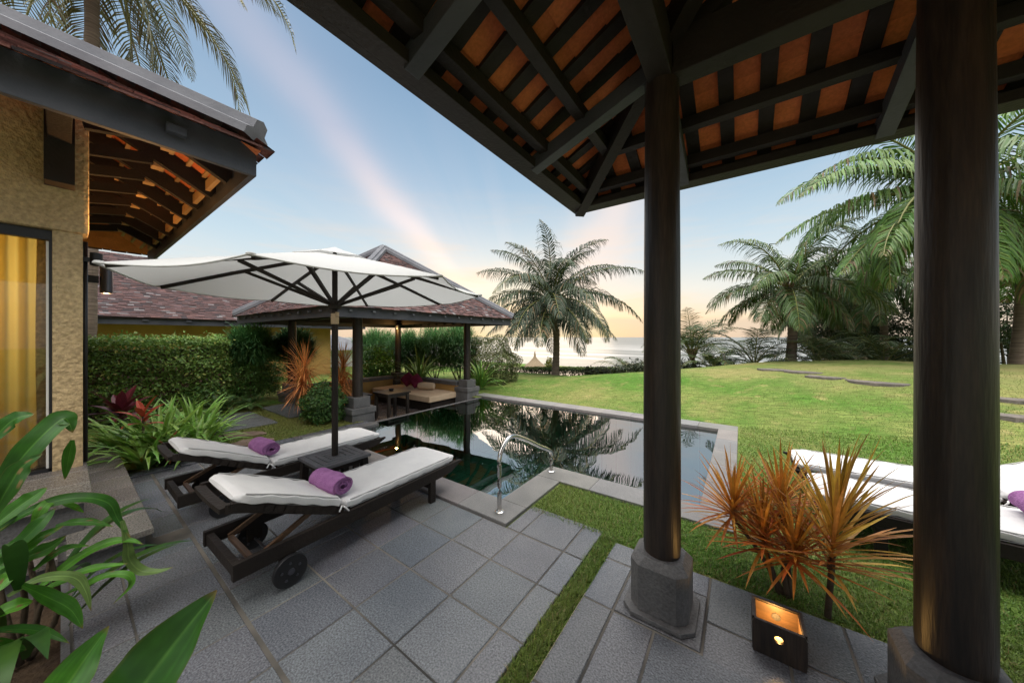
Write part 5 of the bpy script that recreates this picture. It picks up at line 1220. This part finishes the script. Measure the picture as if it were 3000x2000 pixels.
leaves = [
 ([(-90,600,1.5),(60,420,1.55),(200,260,1.62),(330,145,1.7),(372,160,1.72),(392,215,1.72)], .125, G1),
 ([(392,255,1.72),(372,340,1.72),(350,470,1.72)], .055, G2),
 ([(-80,300,1.45),(40,170,1.5),(110,130,1.52),(185,115,1.55)], .085, G1),
 ([(-80,760,1.5),(80,630,1.6),(180,560,1.65),(255,510,1.7)], .09, G2),
 ([(-60,780,1.55),(140,650,1.6),(320,582,1.68),(480,568,1.75),(590,600,1.8),(640,690,1.82),(705,782,1.82)], .075, G1),
 ([(170,740,1.6),(220,640,1.62),(270,590,1.66),(335,582,1.7)], .06, G3),
 ([(320,590,1.7),(390,610,1.72),(455,648,1.74)], .035, G3),
 ([(300,720,1.65),(400,700,1.7),(500,700,1.74),(612,722,1.78)], .05, G2),
 ([(180,1080,1.6),(300,980,1.66),(430,885,1.72),(570,815,1.78),(690,795,1.82),(775,818,1.84)], .062, G3),
 ([(660,690,1.82),(690,820,1.82),(700,900,1.83),(760,960,1.85),(850,965,1.87),(935,942,1.9)], .062, G4),
 ([(200,1080,1.6),(330,1020,1.66),(460,960,1.72),(580,935,1.76),(690,922,1.8)], .05, G3),
 ([(330,1100,1.66),(450,1040,1.7),(580,985,1.75),(690,985,1.78),(708,1040,1.78),(610,1142,1.75)], .045, G3),
 ([(180,960,1.6),(280,880,1.65),(370,835,1.7),(485,825,1.72)], .045, G2),
 ([(40,1100,1.5),(200,1010,1.58),(340,990,1.64),(420,1010,1.67),(465,1080,1.68),(492,1178,1.68)], .06, G4),
 ([(120,1040,1.5),(250,1100,1.58),(380,1170,1.63),(448,1272,1.64)], .085, G2),
 ([(-80,1290,1.4),(100,1275,1.48),(250,1295,1.54),(375,1352,1.56)], .05, G1),
 ([(-60,980,1.5),(60,890,1.55),(200,790,1.6),(345,718,1.66)], .085, G2),
 ([(-60,1100,1.45),(40,1000,1.5),(85,962,1.52)], .07, G3),
 ([(-60,1330,1.4),(50,1375,1.45),(142,1388,1.48)], .06, G2),
 ([(-80,900,1.5),(80,830,1.55),(220,700,1.6),(300,620,1.66)], .08, G1),
 ([(-80,1050,1.5),(120,900,1.58),(260,840,1.64),(360,770,1.68)], .09, G2),
 ([(-80,1220,1.45),(80,1150,1.5),(180,1125,1.55)], .08, G3),
 ([(-60,700,1.5),(40,520,1.52),(120,400,1.56),(230,330,1.6)], .10, G1)]
fp = thing('strap_leaf_plant', 'large glossy arching plant in the low bed in front of the villa step', 'plant', (-2.95,-.12,-.03), 'big glossy plants close to the viewer'); mb = MB()
for pts, Wd, cc in leaves: big_leaf(mb, [c8(*p) for p in pts], Wd*.78, np.array(cc)*rng.uniform(.85,1.15))
n = 15; az = rng.uniform(0, 6.283, n); p0 = np.array((-2.95,-.12,.02))+np.stack([np.cos(az)*.14, np.sin(az)*.14, rng.uniform(0,.45,n)], 1)
blades(mb, p0, az, rng.uniform(.2,1.2,n), rng.uniform(.4,.7,n), .065, rng.uniform(.8,2.0,n), 8, col_var(n, (.030,.085,.013), .35, .15), .25, 'lance')
make_obj('foliage', mb, M['gloss_leaf'], fp, smooth=True, recalc=False)
stb = MB(); stems(stb, (-2.95,-.12,-.03), [(-2.95+.1*math.cos(k), -.12+.1*math.sin(k), .5) for k in range(5)], .013, .009); make_obj('stem', stb, M['twig'], fp, smooth=True)
fp = thing('strap_leaf_plant', 'pair of broad glossy leaves with pale tips nearest the viewer', 'plant', (-1.75,-.25,-.03), 'big glossy plants close to the viewer'); mb = MB()
big_leaf(mb, [(-1.72,-.22,.0), c8(560,1900,.98), c8(760,1600,1.05), c8(985,1300,1.12), c8(1172,1066,1.18)], .205, G1, fold=.3)
big_leaf(mb, [(-1.8,-.28,.0), c8(120,1850,.95), c8(330,1620,1.02), c8(470,1420,1.08), c8(590,1258,1.12)], .115, G2, fold=.3)
make_obj('foliage', mb, M['gloss_leaf'], fp, smooth=True, recalc=False)
sb = MB(); sx_, sy_ = np.meshgrid(np.linspace(-3.64,-1.52,24), np.linspace(-2.2,.0,22)); sz_ = -.03+.02*np.sin(sx_*11)*np.cos(sy_*8)+rng.uniform(-.01,.01,sx_.shape)
sb.add(np.stack([sx_,sy_,sz_],-1).reshape(-1,3), [(j*24+i,j*24+i+1,(j+1)*24+i+1,(j+1)*24+i) for j in range(21) for i in range(23)])
struct('front_bed_soil', sb, M['soil'], smooth=True)
# dense dark trees behind the mound on the right
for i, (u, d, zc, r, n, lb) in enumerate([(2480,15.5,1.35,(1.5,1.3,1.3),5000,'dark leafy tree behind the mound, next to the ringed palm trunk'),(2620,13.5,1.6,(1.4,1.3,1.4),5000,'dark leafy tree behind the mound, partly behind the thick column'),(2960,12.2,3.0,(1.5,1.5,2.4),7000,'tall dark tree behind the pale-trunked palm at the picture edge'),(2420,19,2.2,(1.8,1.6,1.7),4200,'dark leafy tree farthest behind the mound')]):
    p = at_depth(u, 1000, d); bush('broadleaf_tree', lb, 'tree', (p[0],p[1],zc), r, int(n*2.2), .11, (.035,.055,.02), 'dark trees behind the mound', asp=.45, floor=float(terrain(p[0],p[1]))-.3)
# low clipped hedge at the sea edge, shrubs on the crest, thatched parasol
th = thing('low_hedge', 'low clipped hedge at the sea edge around the central palm', 'hedge', (-8,15.5,-.5)); mb = MB(); n = 9000
A = at_depth(1525, 1085, 16.3); B_ = at_depth(1795, 1083, 17.5); f = rng.random(n); ctr_ = A[:2]+(B_-A)[None,:2]*f[:,None]
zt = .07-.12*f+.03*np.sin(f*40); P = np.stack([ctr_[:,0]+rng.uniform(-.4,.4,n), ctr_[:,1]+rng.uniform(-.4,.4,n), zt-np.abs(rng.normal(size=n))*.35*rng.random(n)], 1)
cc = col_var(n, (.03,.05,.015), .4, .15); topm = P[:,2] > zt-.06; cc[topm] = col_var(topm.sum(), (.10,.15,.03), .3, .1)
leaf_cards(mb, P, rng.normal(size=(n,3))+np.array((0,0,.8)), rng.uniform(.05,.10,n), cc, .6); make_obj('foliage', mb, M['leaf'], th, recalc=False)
st = MB()
for k in range(40):
    f_ = k/39; q_ = A[:2]+(B_-A)[:2]*f_+rng.uniform(-.25,.25,2); g_ = float(terrain(*q_)); st.tube([(q_[0],q_[1],g_-.1),(q_[0]+rng.uniform(-.1,.1),q_[1],(g_-.1-.1)/2+.1),(q_[0]+rng.uniform(-.15,.15),q_[1],-.15)], [.03,.025,.015], 5)
make_obj('branches', st, M['twig'], th)
clbs = ['sparse dark shrub on the crest, first one past the low hedge','sparse dark shrub on the crest, second one past the low hedge','sparse dark shrub on the crest, third one past the low hedge','sparse dark shrub on the crest close to the slim column','dark shrub on the crest between slim column and smallest young palm','bushy dark shrub on the crest under the spreading young palm']
for (u, d, s_), lb in zip([(1730,15.2,.34),(1768,15.6,.36),(1806,15.0,.38),(1868,14.5,.55),(2010,13.6,.5),(2120,13.4,.42)], clbs):
    p = at_depth(u, 1085, d); g_ = float(terrain(p[0],p[1])); bush('crest_shrub', lb, 'shrub', (p[0],p[1],g_+s_*.75), (s_*1.3,s_*.8,s_*.8), int(520*s_/.4), .13, (.032,.042,.018), 'sparse shrubs on the lawn crest', floor=g_-.1, shell_=.1)
c = at_depth(1609, 1062, 17.4); bush('yellow_shrub', 'small bright yellow-green shrub at the foot of the central palm', 'shrub', (c[0],c[1],.10), (.24,.24,.42), 900, .08, (.30,.30,.03), floor=-.4)
tp = thing('thatched_parasol', 'grey thatched beach parasol behind the low hedge', 'parasol', tuple(at_depth(1567,1062,30)-np.array((0,0,2.0)))); c = at_depth(1567, 1074, 30)
make_obj('thatch', MB().lathe([(1.05,0),(1.0,.08),(.55,.42),(.15,.85),(.07,1.25),(.03,1.45)], c, 28), M['thatch'], tp, smooth='auto'); make_obj('pole', MB().lathe([(.06,-2.0),(.05,.3)], c, 10), M['twig'], tp)
# pale beach house seen between the pavilion columns
for (u, d, w_, lb) in [(960,19,3.4,'pale-roofed beach cabin seen between the pavilion columns'),(800,21,4.0,'pale-roofed beach cabin behind the casuarina shrubs')]:
    p = at_depth(u, 1040, d); cb = thing('beach_cabin', lb, 'cabin', (p[0],p[1],-.6), 'pale cabins beyond the garden')
    make_obj('wall', MB().box(p[0]-w_/2,p[0]+w_/2,p[1]-1.4,p[1]+1.4,-.7,.9), M['white'], cb)
    V = [(p[0]-w_/2-.5,p[1]-1.9,.9),(p[0]+w_/2+.5,p[1]-1.9,.9),(p[0]+w_/2+.5,p[1]+1.9,.9),(p[0]-w_/2-.5,p[1]+1.9,.9),(p[0]-w_/4,p[1],1.75),(p[0]+w_/4,p[1],1.75)]
    make_obj('roof', MB().add(V, [(0,1,5,4),(2,3,4,5),(0,3,2,1)], [(1,2,5),(3,0,4)]), M['hipcap'], cb)

# ------------------------------------------------------------------ grass blades
def grass(name, lab, region, n, h, wd, base, pred=None, zf=None, vr=(.6,1.35)):
    x = rng.uniform(region[0], region[1], n); y = rng.uniform(region[2], region[3], n)
    k = np.ones(n, bool)
    for a, b, c_, d in HOLES: k &= ~((x > a) & (x < b) & (y > c_) & (y < d))
    if pred is not None: k &= pred(x, y)
    x, y = x[k], y[k]; n = len(x); z = terrain(x, y) if zf is None else np.full(n, zf); mb = MB()
    pat = .5+.5*np.sin(x*2.1+1.3*np.sin(y*1.7))*np.cos(y*2.4+x*.7); base = np.array(base)*(1-pat[:,None]*.45)+np.array((.24,.24,.06))*pat[:,None]*.45
    dry = rng.random(n) < .07; base[dry] = np.array((.28,.22,.09))
    dz_ = sstep(.25, .8, z)[:,None]*.5; base = base*(1-dz_)+np.array((.25,.24,.09))*dz_; cols = base*rng.uniform(*vr,(n,1))
    blades(mb, np.stack([x,y,z-.004], 1), rng.uniform(0, 6.283, n), rng.uniform(.7,1.5,n), h*rng.uniform(.5,1.25,n), wd, rng.uniform(.2,1.4,n), 2, cols, 0, 'spike2')
    o = make_obj(name, mb, M['leaf'], recalc=False); o['kind'] = 'stuff'; o['label'] = lab; return o
def nearp(x, y): return ~((x < -1.62) & (y < 3.2))
GB = (.10,.215,.024)
grass('grass_blades', 'short green turf blades between patio, pool and pavilion', (-1.63,2.6,2.56,3.22), 52000, .042, .0042, GB, nearp)
grass('grass_blades', 'short green turf blades in the gap between patio and pavilion floor', (-.925,-.815,-1.2,2.62), 16000, .045, .0042, (.085,.18,.02))
grass('grass_blades', 'short green turf blades around the lawn loungers', (-.02,3.8,3.2,7.03), 80000, .04, .006, (.10,.205,.026), vr=(.7,1.25))
grass('grass_blades', 'short green turf blades at the foot of the mound', (-6.2,6,7.03,12), 120000, .03, .006, (.095,.185,.03), lambda x, y: rng.random(len(x)) > .92*sstep(7.2, 11.8, y), vr=(.8,1.2))
grass('grass_blades', 'short yellowish turf blades between kerb and garden pavilion', (-9.2,-5.88,1.36,3.3), 40000, .04, .007, (.14,.16,.035), lambda x, y: ~((x > -8.66) & (x < -7.15) & (y > 1.5) & (y < 2.37)) & ~((x > -8.9) & (x < -7.4) & (y > 2.63) & (y < 3.22)))
